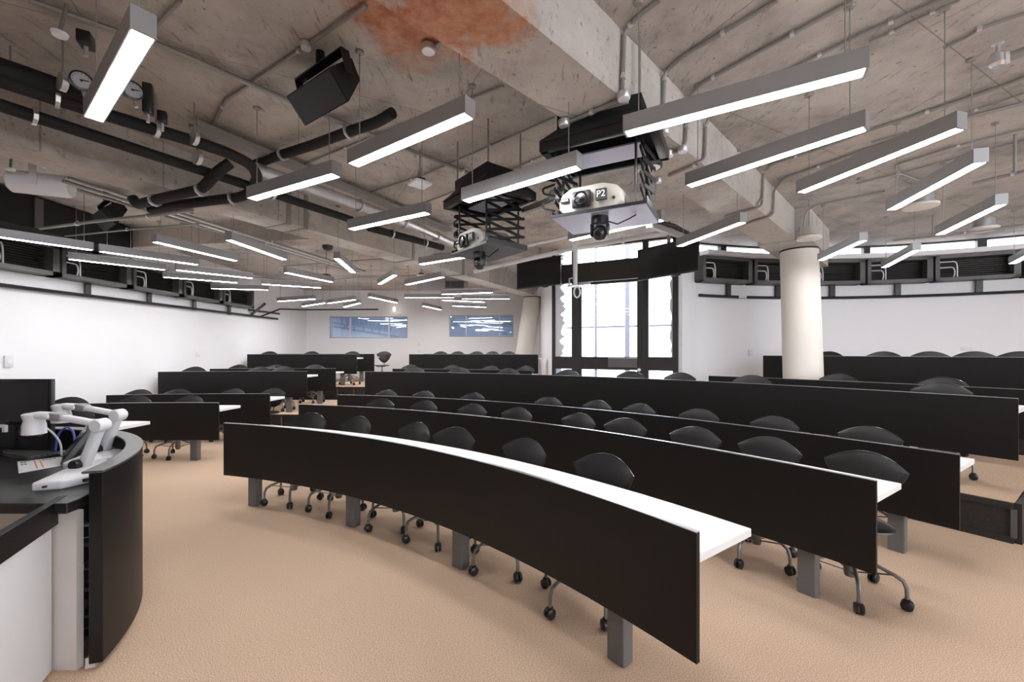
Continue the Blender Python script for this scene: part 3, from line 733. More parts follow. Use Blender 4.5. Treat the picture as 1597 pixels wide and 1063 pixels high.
bpipe([(612,176),(590,190),(539,207),(485,227),(430,244),(390,259)], 3.50, .045, 'black pipe with a rounded end right of the speaker')
bpipe([(575,355),(640,372),(690,386)], 3.22, .05, 'dark pipe joining below the silver duct near P1')
bpipe([(-420,-30),(0,108),(60,128),(150,160)], 3.40, .075, 'thick black pipe above the others at the left edge', cl=0)
run('round_duct', pz([(395,262),(540,312),(637,349),(705,379)], 3.38), .062, M['galv'], 'shiny silver round duct between the left beam and slab', 'duct', None, clips=4, n=16)
tr = thing('cable_tray', 'flat grey cable tray above the silver duct', 'tray', tuple(PZ(318,203,3.5)))
a_, b_ = PZ(300,196,3.52), PZ(700,361,3.52)
part('tray_base', MB().bar(a_, b_, .13, .012), M['conduit'], tr)
dd_ = (b_-a_).normalized(); nn = Vector((dd_.y, -dd_.x, 0))
for s in (-1, 1): part('tray_side', MB().bar(a_+nn*s*.065+Vector((0,0,.02)), b_+nn*s*.065+Vector((0,0,.02)), .006, .05), M['conduit'], tr)
for i in range(5):
    a, b = PZ(96, 283, 3.2), PZ(560, 424, 3.2); o = nn*(i*.075-.12)
    run('ceiling_conduit', [a+o+Vector((0,0,.02*(i % 2))), (a+b)/2+o, b+o], .016, M['galv' if i in (1, 3) else 'conduit'], '%s conduit of the parallel bundle crossing the left block' % ['outermost', 'second', 'middle', 'fourth', 'innermost'][i], 'conduit', 'bundled conduits over the left block', clips=3)
for i, (s0, side) in enumerate([(2.2, 0), (2.45, 0), (4.6, 0), (6.2, 0)]):   # steel straps round the long beam
    p = b2(s0, .006); mb = MB().bar((p.x, p.y, BEAMZ-.01), (p.x, p.y, SLAB), .012, .06, up=tuple(d2))
    p2 = b2(s0, -.43); mb.bar((p.x, p.y, BEAMZ-.006), (p2.x, p2.y, BEAMZ-.006), .06, .012)
    solo('beam_strap', mb, M['conduit'], 'flat steel strap on the long beam, %s from the camera' % WORD[i+1], 'strap', None, 'steel straps on the long beam')
# pipe hangers on the black pipes
for x, y, z in ((98,128,3.33), (303,215,3.33), (243,203,3.33), (308,246,3.22), (16,122,3.40)):
    p = PZ(x, y, z); r0 = thing('pipe_hanger', 'steel ring hanger holding the black pipe %s' % {98:'by the left gauge', 303:'above the hairpin loop', 243:'right of the upper-left light', 308:'on the long beam pipe', 16:'at the left edge'}[x], 'hanger', tuple(p), 0, 'pipe hangers')
    part('rod', MB().tube([p+Vector((0,0,.05)), (p.x, p.y, SLAB)], .006, 6), M['conduit'], r0)
    part('ring', MB().tube([p-d2*.016, p+d2*.016], .06, 14), M['galv'], r0)
# fat sprinkler pipe and thin dropper pipe on the right
sp = PZ(1556, 95, 3.42); sp2 = PZ(1660, 58, 3.42)
o = thing('sprinkler_pipe', 'thick grey pipe with a valve head at the top right edge', 'pipe', tuple(sp))
part('pipe_run', MB().tube([sp, sp2], .028, 12), M['conduit'], o)
part('valve', MB().lathe([(.03,-.04),(.045,-.02),(.045,.03),(.03,.05),(.012,.06),(.012,.10),(.03,.11)], 14, Matrix.Translation(sp)), M['galv'], o)
part('coupling', MB().tube([sp.lerp(sp2,.13), sp.lerp(sp2,.2)], .038, 12), M['white'], o)
o = run('sprinkler_pipe', pz([(1517,286),(1597,267),(1650,255)], 3.25), .016, M['conduit'], 'thin dropped pipe with an open end at the right edge', 'pipe', clips=1)
p = PZ(1583, 270, 3.25); part('dropper', MB().tube([p, (p.x, p.y, SLAB)], .012, 8), M['conduit'], o)
o = run('sprinkler_pipe', pz([(1392,375),(1500,363),(1640,345)], 3.3), .018, M['conduit'], 'thin dropped pipe in front of the high windows', 'pipe', clips=1)
p = PZ(1455, 368, 3.3); part('dropper', MB().tube([p, (p.x, p.y, SLAB)], .01, 8), M['conduit'], o)

# ------------------------------------------------------------------ small ceiling fittings
def round_box(x, y, z, r, lab, m='galv', name='junction_box', cat='box', h=.035, grp='round junction boxes on the ceiling'):
    p = PZ(x, y, z); o = thing(name, lab, cat, tuple(p), 0, grp)
    lpart('body', MB().lathe([(r*.9,0),(r,.01),(r,h)], 18), M[m], o); lpart('cover', MB().lathe([(r*.3,-.008),(r*.85,-.006),(r*.92,0)], 18), M['white' if m != 'insul' else m], o)
    return o
for x, y, z, r, lab in [(790,11,SLAB-.055,.05,'round silver box at the end of the conduit, beside the beam top'), (668,80,SLAB-.055,.05,'round silver box at the corner of the orange patch'),
    (973,154,BEAMZ-.05,.042,'round silver box on the beam, below the nearest drop'), (880,196,BEAMZ-.05,.042,'round silver box on the beam edge above the P1 and P2 lifts'),
    (1036,209,BEAMZ-.05,.04,'white-covered box under the beam near the largest pendant'), (949,239,BEAMZ-.05,.045,'bright round box on the beam just above P2'),
    (1065,236,BEAMZ-.05,.04,'box under the beam right of the black dome'), (1043,243,BEAMZ-.05,.04,'box under the beam beside the black dome'), (996,265,BEAMZ-.06,.04,'box under the beam at the P2 lift corner'),
    (1027,284,BEAMZ-.05,.03,'small box under the beam below the black dome'), (477,75,SLAB-.05,.035,'small round box on the conduit above the speaker')]:
    round_box(x, y, z, r, lab)
for x, y, z, r, lab in [(93,55,3.42,.04,'white disc hanging from a rod at the upper left corner'), (22,232,3.22,.035,'white disc fitting on the left, upper of two'), (16,265,3.2,.035,'white disc fitting on the left, lower of two')]:
    o = round_box(x, y, z, r, lab, 'white', 'ceiling_sensor', 'sensor', .015, 'white disc sensors at the left')
    lpart('stem', MB().tube([(0,0,.01),(.02,.02,SLAB-z)], .010, 8), M['conduit'], o)
# black dome antenna and access points
p = PZ(1016, 262, BEAMZ-.12); o = thing('dome_antenna', 'black dome with white underside hanging below the beam', 'antenna', tuple(p))
lpart('dome', MB().lathe([(.085,0),(.088,.02),(.08,.045),(.05,.06)], 22), M['plastic'], o); lpart('lens', MB().lathe([(.02,-.022),(.05,-.012),(.07,0)], 22), M['white'], o)
lpart('cable', MB().tube([(0,0,.06),(0,.01,.13),(.06,.0,.16),(.16,-.02,.13)], .008, 8), M['plastic'], o)
def access_point(x, y, z, lab, s=1.0):
    p = PZ(x, y, z); o = thing('access_point', lab, 'access point', tuple(p), random.uniform(0, .8), 'ceiling access points and sensors')
    lpart('body', MB().box((0,0,.022), (.19*s,.19*s,.035)), M['white'], o, .012); lpart('mount', MB().lathe([(.07*s,.04),(.06*s,.07)], 16), M['plastic'], o)
    lpart('bracket', MB().box((0,0,.12), (.02,.06,.1)).tube([(0,0,.16),(0,0,SLAB-z)], .007, 8), M['conduit'], o); return o
access_point(655, 290, 3.25, 'white square access point in the middle of the ceiling')
access_point(204, 411, 2.98, 'white access point hung among the left pendants', .9)
access_point(657, 431, 3.2, 'small pale access point over the rear pendants')
for x, y, z, lab in [(511,386,3.15,'dark dome camera hung under the long beam, left'), (509,430,3.1,'dark dome sensor over the rear left pendants')]:
    p = PZ(x, y, z); o = thing('dome_camera', lab, 'camera', tuple(p), 0, 'dark dome sensors at the rear')
    lpart('dome', MB().lathe([(.02,-.05),(.06,-.035),(.08,0),(.08,.03)], 18), M['plastic'], o); lpart('stem', MB().tube([(0,0,.03),(0,0,SLAB-z)], .008, 8), M['conduit'], o)
# disc lamps / speakers on the right
for x, y, Y, lab in [(1436,322,None,'pale disc speaker under a cylinder, left of the two at right'), (1533,358,None,'pale disc speaker under a cylinder, right of the two at right'), (1262,372,None,'pale disc lamp with brass ring in front of the cream column')]:
    z = 3.32 if x != 1262 else 3.22
    p = PZ(x, y, z) if x != 1262 else PY(1262, 372, 5.75); z = p.z
    o = thing('disc_speaker', lab, 'speaker', tuple(p), 0, 'pale disc fittings on the right')
    k_ = .17 if x != 1262 else .145
    lpart('disc', MB().lathe([(k_*.6,-.02),(k_,-.01),(k_,.02),(k_*.9,.03)], 28), M['column'], o); lpart('can', MB().lathe([(k_*.72,.03),(k_*.72,.14)], 24), M['ivory' if x == 1262 else 'alu'], o)
    lpart('rod', MB().tube([(0,0,.14),(0,0,SLAB-z)], .006, 6), M['conduit'], o)
# pressure gauges
for x, y, lab in [(127,126,'round dial gauge on the black pipes, left of the bright light'), (207,141,'round dial gauge on the black pipes, right of the bright light')]:
    p = PZ(x, y, 3.34); n_ = (Vector((0,0,HC))-p).normalized(); n_ = (n_+Vector((.35,-.1,.35))).normalized()
    o = thing('pressure_gauge', lab, 'gauge', tuple(p), 0, 'pipe gauges'); Q = n_.to_track_quat('Z','Y').to_matrix().to_4x4()
    lpart('rim', MB().lathe([(.055,-.03),(.06,-.02),(.06,.012),(.051,.014),(.051,.004)], 28, Q), M['plastic'], o)
    lpart('dial', MB().lathe([(.051,.002),(.051,.006)], 28, Q), M['dial'], o)
    nd = MB().bar((-.01,.0,.010), (.034,.010,.010), .006, .003); nd.lathe([(.007,.006),(.007,.013)], 10)
    for k in range(11):
        a = math.radians(-30+24*k); nd.bar((.039*math.cos(a), .039*math.sin(a), .0065), (.047*math.cos(a), .047*math.sin(a), .0065), .003, .002)
    md = MB(); md.add([Q @ v for v in nd.v], nd.f); lpart('needle', md, M['ink'], o)
    lpart('stem', MB().tube([(0,0,-.02)+Q @ Vector((0,0,-.03)) if False else tuple(Q @ Vector((0,0,-.03))), (0,.03,-.10)], .012, 8), M['galv'], o)
for x, y, z, sz, lab in [(231,155,3.40,(.06,.07,.22),'tall black valve actuator right of the gauges'), (253,183,3.35,(.06,.06,.09),'small black valve actuator beside the tall one'), (134,63,3.5,(.07,.10,.08),'black elbow fitting at the upper left')]:
    p = PZ(x, y, z); o = thing('valve_actuator', lab, 'valve', tuple(p), .5, 'valves on the pipes')
    lpart('body', MB().box((0,0,0), sz), M['plastic'], o, .01); lpart('stem', MB().tube([(0,0,-sz[2]/2),(0,0,-sz[2]/2-.06)], .012, 8), M['galv'], o)
# white tube projector at the left
p = PZ(63, 287, 3.18); o = thing('beam_projector', 'white cylindrical spot projector on a bracket at the left', 'projector', tuple(p), math.radians(22))
R = Matrix.Rotation(math.pi/2, 4, 'Y')
lpart('barrel', MB().lathe([(.085,-.22),(.105,-.2),(.105,.2),(.10,.22)], 26, R), M['white'], o); lpart('end_cover', MB().lathe([(.098,.0),(.09,.012)], 26, Matrix.Translation((.22,0,0)) @ R), M['cloud'], o)
lpart('bracket', MB().box((0,-.112,.08), (.06,.008,.24)).box((0,0,.2), (.06,.23,.01)).tube([(0,0,.2),(0,0,SLAB-3.18)], .014, 8), M['cloud'], o)
lpart('cable', MB().tube([(-.2,0,-.05),(-.35,.05,-.02),(-.6,.1,.1)], .008, 6), M['plastic'], o)
# ceiling speakers
def speaker(A_, lab, s=1.0):
    o = thing('ceiling_speaker', lab, 'speaker', tuple(A_), 0, 'black ceiling speakers')
    U = Vector((.82,-.57,0)); V = Vector((.37,.58,-.72)); N_ = U.cross(V).normalized()
    w, h, d = .56*s, .215*s, .25*s
    fr = [Vector(), U*w, U*w+V*h, V*h]
    bk = [U*.03+V*-.0+N_*d, U*(w-.02)+N_*d, U*(w-.03)+V*h*.62+N_*d*.92, U*.03+V*h*.62+N_*d*.92]
    lpart('cabinet', MB().add(fr+bk, [(0,1,2,3),(7,6,5,4),(0,4,5,1),(1,5,6,2),(2,6,7,3),(3,7,4,0)]), M['matte'], o, .005)
    g = [U*.012+V*.01, U*(w-.012)+V*.01, U*(w-.012)+V*(h-.01), U*.012+V*(h-.01)]
    lpart('grille', MB().add(g+[q_-N_*.008 for q_ in g], [(4,5,6,7),(0,1,5,4),(1,2,6,5),(2,3,7,6),(3,0,4,7)]), M['plastic'], o)
    for e in (-.012, w+.012):
        a = U*e+V*h*.35+N_*d*.5; b = U*e-V*.05+N_*d*.75
        lpart('bracket_arm', MB().bar(a, b, .008, .06, up=tuple(U.cross(V))), M['plastic'], o)
    c_ = U*(w/2)-V*.05+N_*d*.75
    lpart('bracket_bar', MB().bar(U*-.016-V*.05+N_*d*.75, U*(w+.016)-V*.05+N_*d*.75, .06, .01), M['plastic'], o)
    lpart('mount', MB().tube([c_, (c_.x, c_.y, max(SLAB-A_[2], c_.z+.02))], .03, 10), M['plastic'], o)
speaker(PZ(446, 150, 3.36), 'large black wedge speaker hung from the slab, centre left', .97)
speaker(PZ(140, 338, 3.30), 'dark speaker half hidden behind the elbow-ended pipe')
# ------------------------------------------------------------------ fan-coil units on the walls
slat_cache = {}
def fancoil(centre, rz, w, z0, h, lab, grp, d=.26):
    o = thing('wall_air_unit', lab, 'air unit', (centre.x, centre.y, z0), rz, grp)   # own frame: x along the wall, -y into the room
    cs = MB().box((0,-.02,h/2), (w,.04,h))
    cs.box((0,-d/2,.03), (w,d,.06)).box((0,-d/2,h-.03), (w,d,.06)).box((-w/2+.03,-d/2,h/2), (.06,d,h)).box((w/2-.045,-d/2,h/2), (.09,d,h))
    lpart('casing', cs, M['unit'], o)
    n = 9; key = round(w, 2)
    if key not in slat_cache:
        me = MB().box((0,0,0), (w-.15,.05,.010), Matrix.Rotation(math.radians(25),4,'X')).mesh('slat'); me.materials.append(M['frame']); slat_cache[key] = me
    for i in range(n):
        s_ = put('slat', slat_cache[key], None, o); s_.location = (-.015, -.11, .085+(h-.17)*i/(n-1))
    for dz in (.62, .40):
        lpart('white_pipe', MB().tube(smooth_path([Vector((-w/2+.07,-.20,h*dz+.06)), Vector((-w/2+.27+.03*(dz > .5),-.20,h*dz+.06)), Vector((-w/2+.29+.03*(dz > .5),-.20,h*dz-.04)), Vector((-w/2+.27+.05*(dz > .5),-.20,.07))], .04), .011, 8), M['white'], o)
    return o
GU, GV = 'air units on the left wall', 'air units on the curved right wall'
def LW(x): return -7.0*FPX/(x-CX)                   # depth at which sight column x meets the left wall
edges = [(-70, 67), (69, 183), (185, 265), (267, 330), (331, 381)]
for i, (xa, xb) in enumerate(edges):
    ya, yb = LW(xa), LW(xb); z0 = 2.66
    # seen from inside, the unit's own x axis runs away from the camera along the wall
    fancoil(Vector((-7.0, (ya+yb)/2, 0)), math.radians(90), yb-ya-.02, z0, .46,
            ['dark louvred air unit at the left picture edge, nearest on the left wall', 'second air unit on the left wall, behind the first pendants', 'third air unit on the left wall', 'fourth air unit on the left wall', 'farthest air unit on the left wall'][i], GU)
ex = [(1096, 1174), (1176, 1256), (1258, 1350), (1352, 1456), (1458, 1594), (1597, 1760)]
for i, (xa, xb) in enumerate(ex):
    ta, tb = hit_arc(xa, RC, RR-.25), hit_arc(xb, RC, RR-.25); tm = (ta+tb)/2; p = onarc(RC, RR-.02, tm)
    w = 2*(RR-.28)*math.sin(math.radians((tb-ta)/2))
    fancoil(p, -math.radians(tm), w-.015, 2.84, .47,
            ['leftmost dark air unit on the curved wall, beside the right screen', 'air unit on the curved wall partly hidden by the column', 'air unit on the curved wall just right of the column', 'fourth air unit on the curved wall', 'large air unit on the curved wall near the right edge', 'air unit on the curved wall cut off by the right edge'][i], GV)
# dark service pipe under the units
rl = thing('service_rail', 'black rail with drop brackets along the left wall', 'rail', (-6.93, 5.4, 2.45))
part('rail_bar', MB().tube([(-6.93, 3.5, 2.44), (-6.93, 6, 2.445), (-6.93, LW(429), 2.50)], .028, 10), M['plastic'], rl)
for x in (130, 227, 298, 353):
    Y = LW(x); part('drop_bracket', MB().box((-6.93, Y, 2.56), (.03,.09,.24)), M['plastic'], rl)
part('end_loop', MB().tube([(-6.93, LW(400), 2.48), (-6.6, LW(415), 2.75), (-6.2, LW(425)+.2, 2.78), (-4.0, LW(425)+.3, 2.80)], .022, 8), M['plastic'], rl)
part('end_strut', MB().bar((-6.93, LW(388), 2.52), (-6.8, LW(402), 2.86), .05, .05), M['plastic'], rl)
part('upper_stub', MB().tube([(-6.93, LW(384), 2.64), (-6.93, LW(432), 2.66)], .025, 8), M['plastic'], rl)
rr_ = thing('service_rail', 'black rail with drop brackets along the curved wall', 'rail', (4, 7.9, 2.6))
ta, tb = hit_arc(1091, RC, RR-.06), hit_arc(1720, RC, RR-.06); ts = [ta+(tb-ta)*i/40 for i in range(41)]
part('rail_bar', MB().tube([onarc(RC, RR-.06, t)+Vector((0,0,2.60)) for t in ts], .028, 10), M['plastic'], rr_)
for x in (1136, 1213, 1298, 1400, 1527):
    t = hit_arc(x, RC, RR-.05); p = onarc(RC, RR-.05, t)
    part('drop_bracket', MB().box((0,0,0), (.09,.04,.27), Matrix.Translation((p.x, p.y, 2.72)) @ Matrix.Rotation(-math.radians(t),4,'Z')), M['plastic'], rr_)
t = hit_arc(1158, RC, RR-.09); p = onarc(RC, RR-.095, t)
part('rail_label', MB().box((0,0,0), (.17,.006,.05), Matrix.Translation((p.x, p.y, 2.60)) @ Matrix.Rotation(-math.radians(t),4,'Z')), M['paper'], rr_)
# black box added over the dark area above the left units, and grey air box with grille at the rear
o = thing('dark_box', 'black box in the upper left corner above the wall units', 'duct', (-6.6, 5.0, 3.0))
part('dark_box_body', MB().box((-6.65, 4.9, 3.38), (.66, 4.2, .44)), M['insul'], o, .01)
for yy in (4.4, 5.6): part('flange', MB().box((-6.31, yy, 3.38), (.02,.10,.40)), M['unit'], o)
c0 = PY(709, 445, 11.4); o = thing('air_grille_box', 'grey ceiling air box with a dark slotted grille above the rear pendants', 'air unit', (c0.x, c0.y, c0.z), 0)
lpart('box', MB().box((-.35,.3,.05), (1.3,.6,.36)), M['alu'], o, .01); lpart('grille_back', MB().box((0,-.005,.02), (.5,.01,.2)), M['matte'], o)
for i in range(5): lpart('slat', MB().box((0,-.02,-.06+.04*i), (.52,.02,.008)), M['alu'], o)
for sx in (-.5, .2): lpart('hanger_rod', MB().tube([(sx,.3,.2),(sx,.3,SLAB-c0.z)], .008, 6), M['conduit'], o)

# ------------------------------------------------------------------ projectors on scissor lifts
def lift(cen, rz, z, lab, tw=.66, td=.46, top=2.97, m='tray'):
    o = thing('projector_lift', 'black scissor lift with a %s tray carrying the %s projector' % lab, 'lift', (cen.x, cen.y, z), rz, 'projector lifts')
    lpart('tray', MB().box((0,0,0), (tw,td,.016)), M[m], o, .003, 1)
    lpart('tray_rim', MB().box((0,-td/2,.008), (tw,.012,.02)).box((0,td/2,.022), (tw,.012,.05)).box((-tw/2,0,.022), (.012,td,.05)).box((tw/2,0,.022), (.012,td,.05)), M['plastic'], o)
    H = top-z; n = 5
    for sx in (-1, 1):
        for k in range(n):
            za, zb = .04+(H-.04)*k/n, .04+(H-.04)*(k+1)/n
            for f in (1, -1):
                lpart('scissor_arm', MB().bar((sx*(tw/2-.03)+f*.012, -f*td*.46, za), (sx*(tw/2-.03)+f*.012, f*td*.46, zb), .010, .024), M['matte'], o)
        for sy in (-1, 1):
            lpart('guide_rod', MB().tube([(sx*(tw/2-.075), sy*td*.40, .0), (sx*(tw/2-.075), sy*td*.40, H+.05)], .009, 8), M['plastic'], o)
    lpart('head_frame', MB().box((0,-td/2-.03,H+.03), (tw+.14,.05,.07)).box((0,td/2+.03,H+.03), (tw+.14,.05,.07)).box((-tw/2-.04,0,H+.03), (.06,td+.1,.07)).box((tw/2+.04,0,H+.03), (.06,td+.1,.07)), M['plastic'], o, .004)
    lpart('inner_plate', MB().box((0,.04,H+.01), (tw*.78,td*.5,.012)), M['tray'], o)
    a, b, hh = (tw+.14)/2, (td+.14)/2, H+.065
    lpart('housing', MB().add([(-a,-b,hh),(a,-b,hh),(a,b,hh),(-a,b,hh),(-a*.74,-b*.7,hh+.10),(a*.74,-b*.7,hh+.10),(a*.74,b*.7,hh+.10),(-a*.74,b*.7,hh+.10),
                               (-a*.74,-b*.7,hh+.2),(a*.74,-b*.7,hh+.2),(a*.74,b*.7,hh+.2),(-a*.74,b*.7,hh+.2)],
          [(3,2,1,0),(0,1,5,4),(1,2,6,5),(2,3,7,6),(3,0,4,7),(4,5,9,8),(5,6,10,9),(6,7,11,10),(7,4,8,11),(8,9,10,11)]), M['matte'], o, .006)
    for sx in (-1, 1):
        for sy in (-1, 1): lpart('ceiling_rod', MB().tube([(sx*a*.7, sy*b*.62, hh+.18), (sx*a*.7, sy*b*.62, SLAB-z)], .008, 6), M['conduit'], o)
    for k in range(3):
        zz = .08+.11*k
        lpart('cable_loop', MB().tube(smooth_path([Vector((-tw/2-.01,-td*.3,zz)), Vector((-tw/2-.10,-td*.3,zz+.03)), Vector((-tw/2-.11,-td*.3,zz+.07)), Vector((-tw/2-.01,-td*.3,zz+.085))], .05), .008, 6), M['matte'], o)
    return o
def projector(cen, rz, z, code, lab):
    o = thing('projector', lab, 'projector', (cen.x, cen.y, z+.036), rz, 'ivory projectors')
    w, d, h = .46, .36, .17
    prof = [(-w/2,.03),(-w/2+.04,0),(w/2-.04,0),(w/2,.03),(w/2,.095),(w/2-.04,.132),(.10,.15),(-.13,.15),(-w/2+.03,.122),(-w/2,.085)]
    n = len(prof); mb = MB(); vs = []
    for y, s in ((-d/2,.96),(-d/2+.03,1),(d/2-.02,1),(d/2,.95)):
        vs += [(x*s, y+(.035*(x/(w/2))**2 if y < 0 else 0), (zz*1.12-.07)*s+.07) for x, zz in prof]
    fs = [tuple(range(n-1,-1,-1)), tuple(3*n+k for k in range(n))]
    for i in range(3):
        for k in range(n): fs.append((i*n+k, i*n+(k+1) % n, (i+1)*n+(k+1) % n, (i+1)*n+k))
    lpart('casing', mb.add(vs, fs), M['ivory'], o, .006, 2, 50)
    yf = -d/2-.004
    lw = lpart('lens_window', MB().box((-.045,yf+.006,.073), (.135,.03,.115)), M['plastic'], o, .012)
    lpart('lens', MB().lathe([(.046,0),(.05,.012),(.042,.016),(.036,.008),(.0,.012)], 26, Matrix.Translation((-.045,yf-.008,.073)) @ Matrix.Rotation(math.pi/2,4,'X')), M['screen'], lw)
    pl = lpart('code_plate', MB().box((.095,yf+.004,.083), (.074,.022,.074)), M['ink'], o)
    text_part('code_lettering', code, .062, M['paper'], pl, Matrix.Translation((.095,yf-.0085,.083)) @ Matrix.Rotation(math.pi/2,4,'X'))
    lpart('badge', MB().box((-.172,yf+.026,.088), (.062,.02,.026), Matrix.Identity(4)), M['ink'], o)
    for k in range(5): lpart('badge_mark', MB().box((-.193+.0105*k,yf+.0145,.088), (.006,.003,.012)), M['paper'], o)
    lpart('knob', MB().lathe([(.009,0),(.009,.01)], 10, Matrix.Translation((.175,yf+.028,.055)) @ Matrix.Rotation(math.pi/2,4,'X')), M['plastic'], o)
    for sx in (-.16, .16): lpart('foot', MB().lathe([(.016,-.012),(.016,.003)], 10, Matrix.Translation((sx,-.1,0))), M['plastic'], o)
    lpart('vent', MB().box((.225,.02,.06), (.03,.2,.05)), M['unit'], o, .004)
    return o
def ptz(cen, z, rz, lab):
    o = thing('tilting_camera', lab, 'camera', (cen.x, cen.y, z), rz, 'black dome cameras under the projector trays')
    lpart('base', MB().lathe([(.06,0),(.062,-.05),(.055,-.06)], 20), M['plastic'], o)
    for sx in (-1, 1): lpart('yoke', MB().box((sx*.055,0,-.09), (.016,.06,.09)), M['plastic'], o, .006)
    hd = lpart('head', MB().lathe([(.0,-.165),(.03,-.158),(.046,-.135),(.05,-.11),(.046,-.085),(.03,-.065)], 20), M['plastic'], o, angle=60)
    lpart('lens', MB().lathe([(.024,0),(.02,.008),(.0,.010)], 16, Matrix.Translation((0,-.045,-.125)) @ Matrix.Rotation(math.pi/2+.35,4,'X')), M['screen'], hd)
    lpart('cable', MB().tube([(.05,.02,-.03),(.12,.02,-.06),(.2,.03,-.03),(.24,.05,-.005)], .005, 6), M['plastic'], o)
TZ = 2.50
c2 = (PZ(863,341,TZ)+PZ(1010,318,TZ)+PZ(1026,343,TZ)+PZ(891,365,TZ))/4; r2_ = math.atan2(-.31, .58)
lift(c2, r2_, TZ, ('pale', 'P2')); projector(c2+Matrix.Rotation(r2_,3,'Z') @ Vector((-.06,-.05,0)), r2_, TZ-.012, 'P2', 'ivory projector marked P2 on the right-hand lift')
ptz(c2+Vector((-.06,-.09,0)), TZ-.008, r2_, 'black tilting camera hanging under the P2 tray')
c1 = (PZ(700,401,TZ)+PZ(753,382,TZ)+PZ(815,389,TZ)+PZ(781,403,TZ))/4; r1_ = math.atan2(3.78-4.26, -.26+.636)
lift(c1, r1_, TZ, ('grey', 'P1'), .62, .46, m='traygrey'); projector(c1+Matrix.Rotation(r1_,3,'Z') @ Vector((-.04,-.05,0)), r1_, TZ-.012, 'P1', 'ivory projector marked P1 on the left-hand lift')
ptz(c1+Vector((-.08,-.05,0)), TZ-.008, r1_, 'black tilting camera hanging under the P1 tray')

# ------------------------------------------------------------------ hanging screens
def tv(x0, x1, yt, yb, Y0, Y1, lab):
    a, b = Vector(((x0-CX)/FPX*Y0, Y0, 0)), Vector(((x1-CX)/FPX*Y1, Y1, 0)); c = (a+b)/2; w = (b-a).length
    z1 = HC+(HY-yt)*c.y/FPX; z0 = HC+(HY-yb)*c.y/FPX; h = z1-z0; d = (b-a)/w
    o = thing('wall_screen', lab, 'screen', (c.x, c.y, z0), math.atan2(d.y, d.x), 'flat screens hung from the ceiling')
    lpart('back_case', MB().box((0,.02,h/2), (w,.04,h)), M['plastic'], o, .006); lpart('display', MB().box((0,-.003,h/2+.006), (w-.03,.008,h-.04)), M['screen'], o)
    lpart('bracket', MB().box((0,.06,h*.7), (.3,.06,.2)).tube([(0,.08,h*.7),(0,.08,SLAB-z0)], .03, 10), M['conduit'], o)
    lpart('control_bar', MB().box((.18*w,.0,-.012), (.12,.03,.022)), M['plastic'], o, .004); return o
tv(806, 874, 404, 447.5, 8.75, 8.05, 'dark flat screen hung left of the door')
tv(994, 1089, 379, 430.5, 7.15, 6.25, 'dark flat screen hung in front of the right side of the glazed door')
# pole with a hook in front of the door, support tubes above the screens
p = PY(895, 386, 7.0); b_ = PY(897, 446, 7.0)
o = thing('ceiling_pole', 'pale pole with a hook bracket hanging in front of the glazed door', 'pole', tuple(b_))
part('pole', MB().tube([(b_.x, b_.y, b_.z), (b_.x, b_.y, SLAB)], .036, 12), M['cloud'], o)
part('bracket_plate', MB().box((b_.x, b_.y-.02, b_.z), (.26,.12,.03)), M['galv'], o, .004)
part('hook', MB().tube([Vector((b_.x+.03, b_.y, b_.z))+Vector((.05*math.cos(a), 0, -.10+.09*math.sin(a))) for a in [math.radians(80-30*k) for k in range(12)]], .014, 8), M['cloud'], o)
part('clamp', MB().tube([(b_.x-.1,b_.y,b_.z),(b_.x-.1,b_.y,b_.z+.12),(b_.x-.03,b_.y,b_.z+.14)], .016, 8), M['conduit'], o)
run('support_tube', [PY(740,423,8.2), PY(891,388,7.2), PY(1040,362,6.4)], .04, M['cloud'], 'pale support tube crossing above both screens', 'tube', clips=3, n=12)
run('support_tube', [PY(800,388,7.6), PY(870,372,7.0), PY(900,365,6.8)], .03, M['cloud'], 'shorter pale support tube behind the pole', 'tube', n=12)
o = thing('strut_channel', 'grey slotted strut from the P2 lift towards the right screen', 'strut', tuple(PY(1012,350,4.2)))
part('channel', MB().bar(PY(1012,350,4.3), PY(1075,372,6.0), .06, .06), M['conduit'], o)
part('cable', MB().tube([PY(1015,345,4.3), PY(1050,352,5.2), PY(1080,368,6.0)], .03, 8), M['insul'], o)
o = thing('strut_channel', 'dark strut between the P1 lift and P2 lift', 'strut', tuple(PY(822,327,4.0)))
part('channel', MB().bar(PY(818,328,4.1), PY(862,312,3.5), .05, .05), M['conduit'], o); part('motor', MB().box(PY(866,306,3.45), (.1,.1,.09)), M['galv'], o, .02)

# ------------------------------------------------------------------ wall fittings
def outlet(p, rz, w, h, lab, name='wall_plate', cat='wall plate'):
    o = thing(name, lab, cat, tuple(p), rz, 'small white wall plates')
    lpart('plate', MB().box((0,-.012,0), (w,.024,h)), M['cloud'], o, .004); lpart('rocker', MB().box((0,-.026,-.01), (w*.5,.008,h*.35)), M['white'], o, .002)
outlet(Vector((-7.0, LW(12), HC+(HY-563)*LW(12)/FPX)), math.radians(90), .10, .16, 'white thermostat box on the left wall at the picture edge')
outlet(Vector((-7.0, LW(308), HC+(HY-552)*LW(308)/FPX)), math.radians(90), .09, .09, 'small white socket on the left wall')
outlet(PY(653.5, 537, 14.3), 0, .08, .12, 'upper white switch on the back wall between the interior windows')
outlet(PY(653.5, 547.5, 14.3), 0, .08, .08, 'lower white switch on the back wall between the interior windows')
t = hit_arc(1170, RC, RR); p = onarc(RC, RR, t); outlet(Vector((p.x, p.y, HC+(HY-550)*p.y/FPX)), -math.radians(t), .09, .13, 'white switch on the curved wall left of the column')
t = hit_arc(1507, RC, RR); p = onarc(RC, RR, t); outlet(Vector((p.x, p.y, HC+(HY-544)*p.y/FPX)), -math.radians(t), .16, .06, 'small white double plate on the curved wall at right')
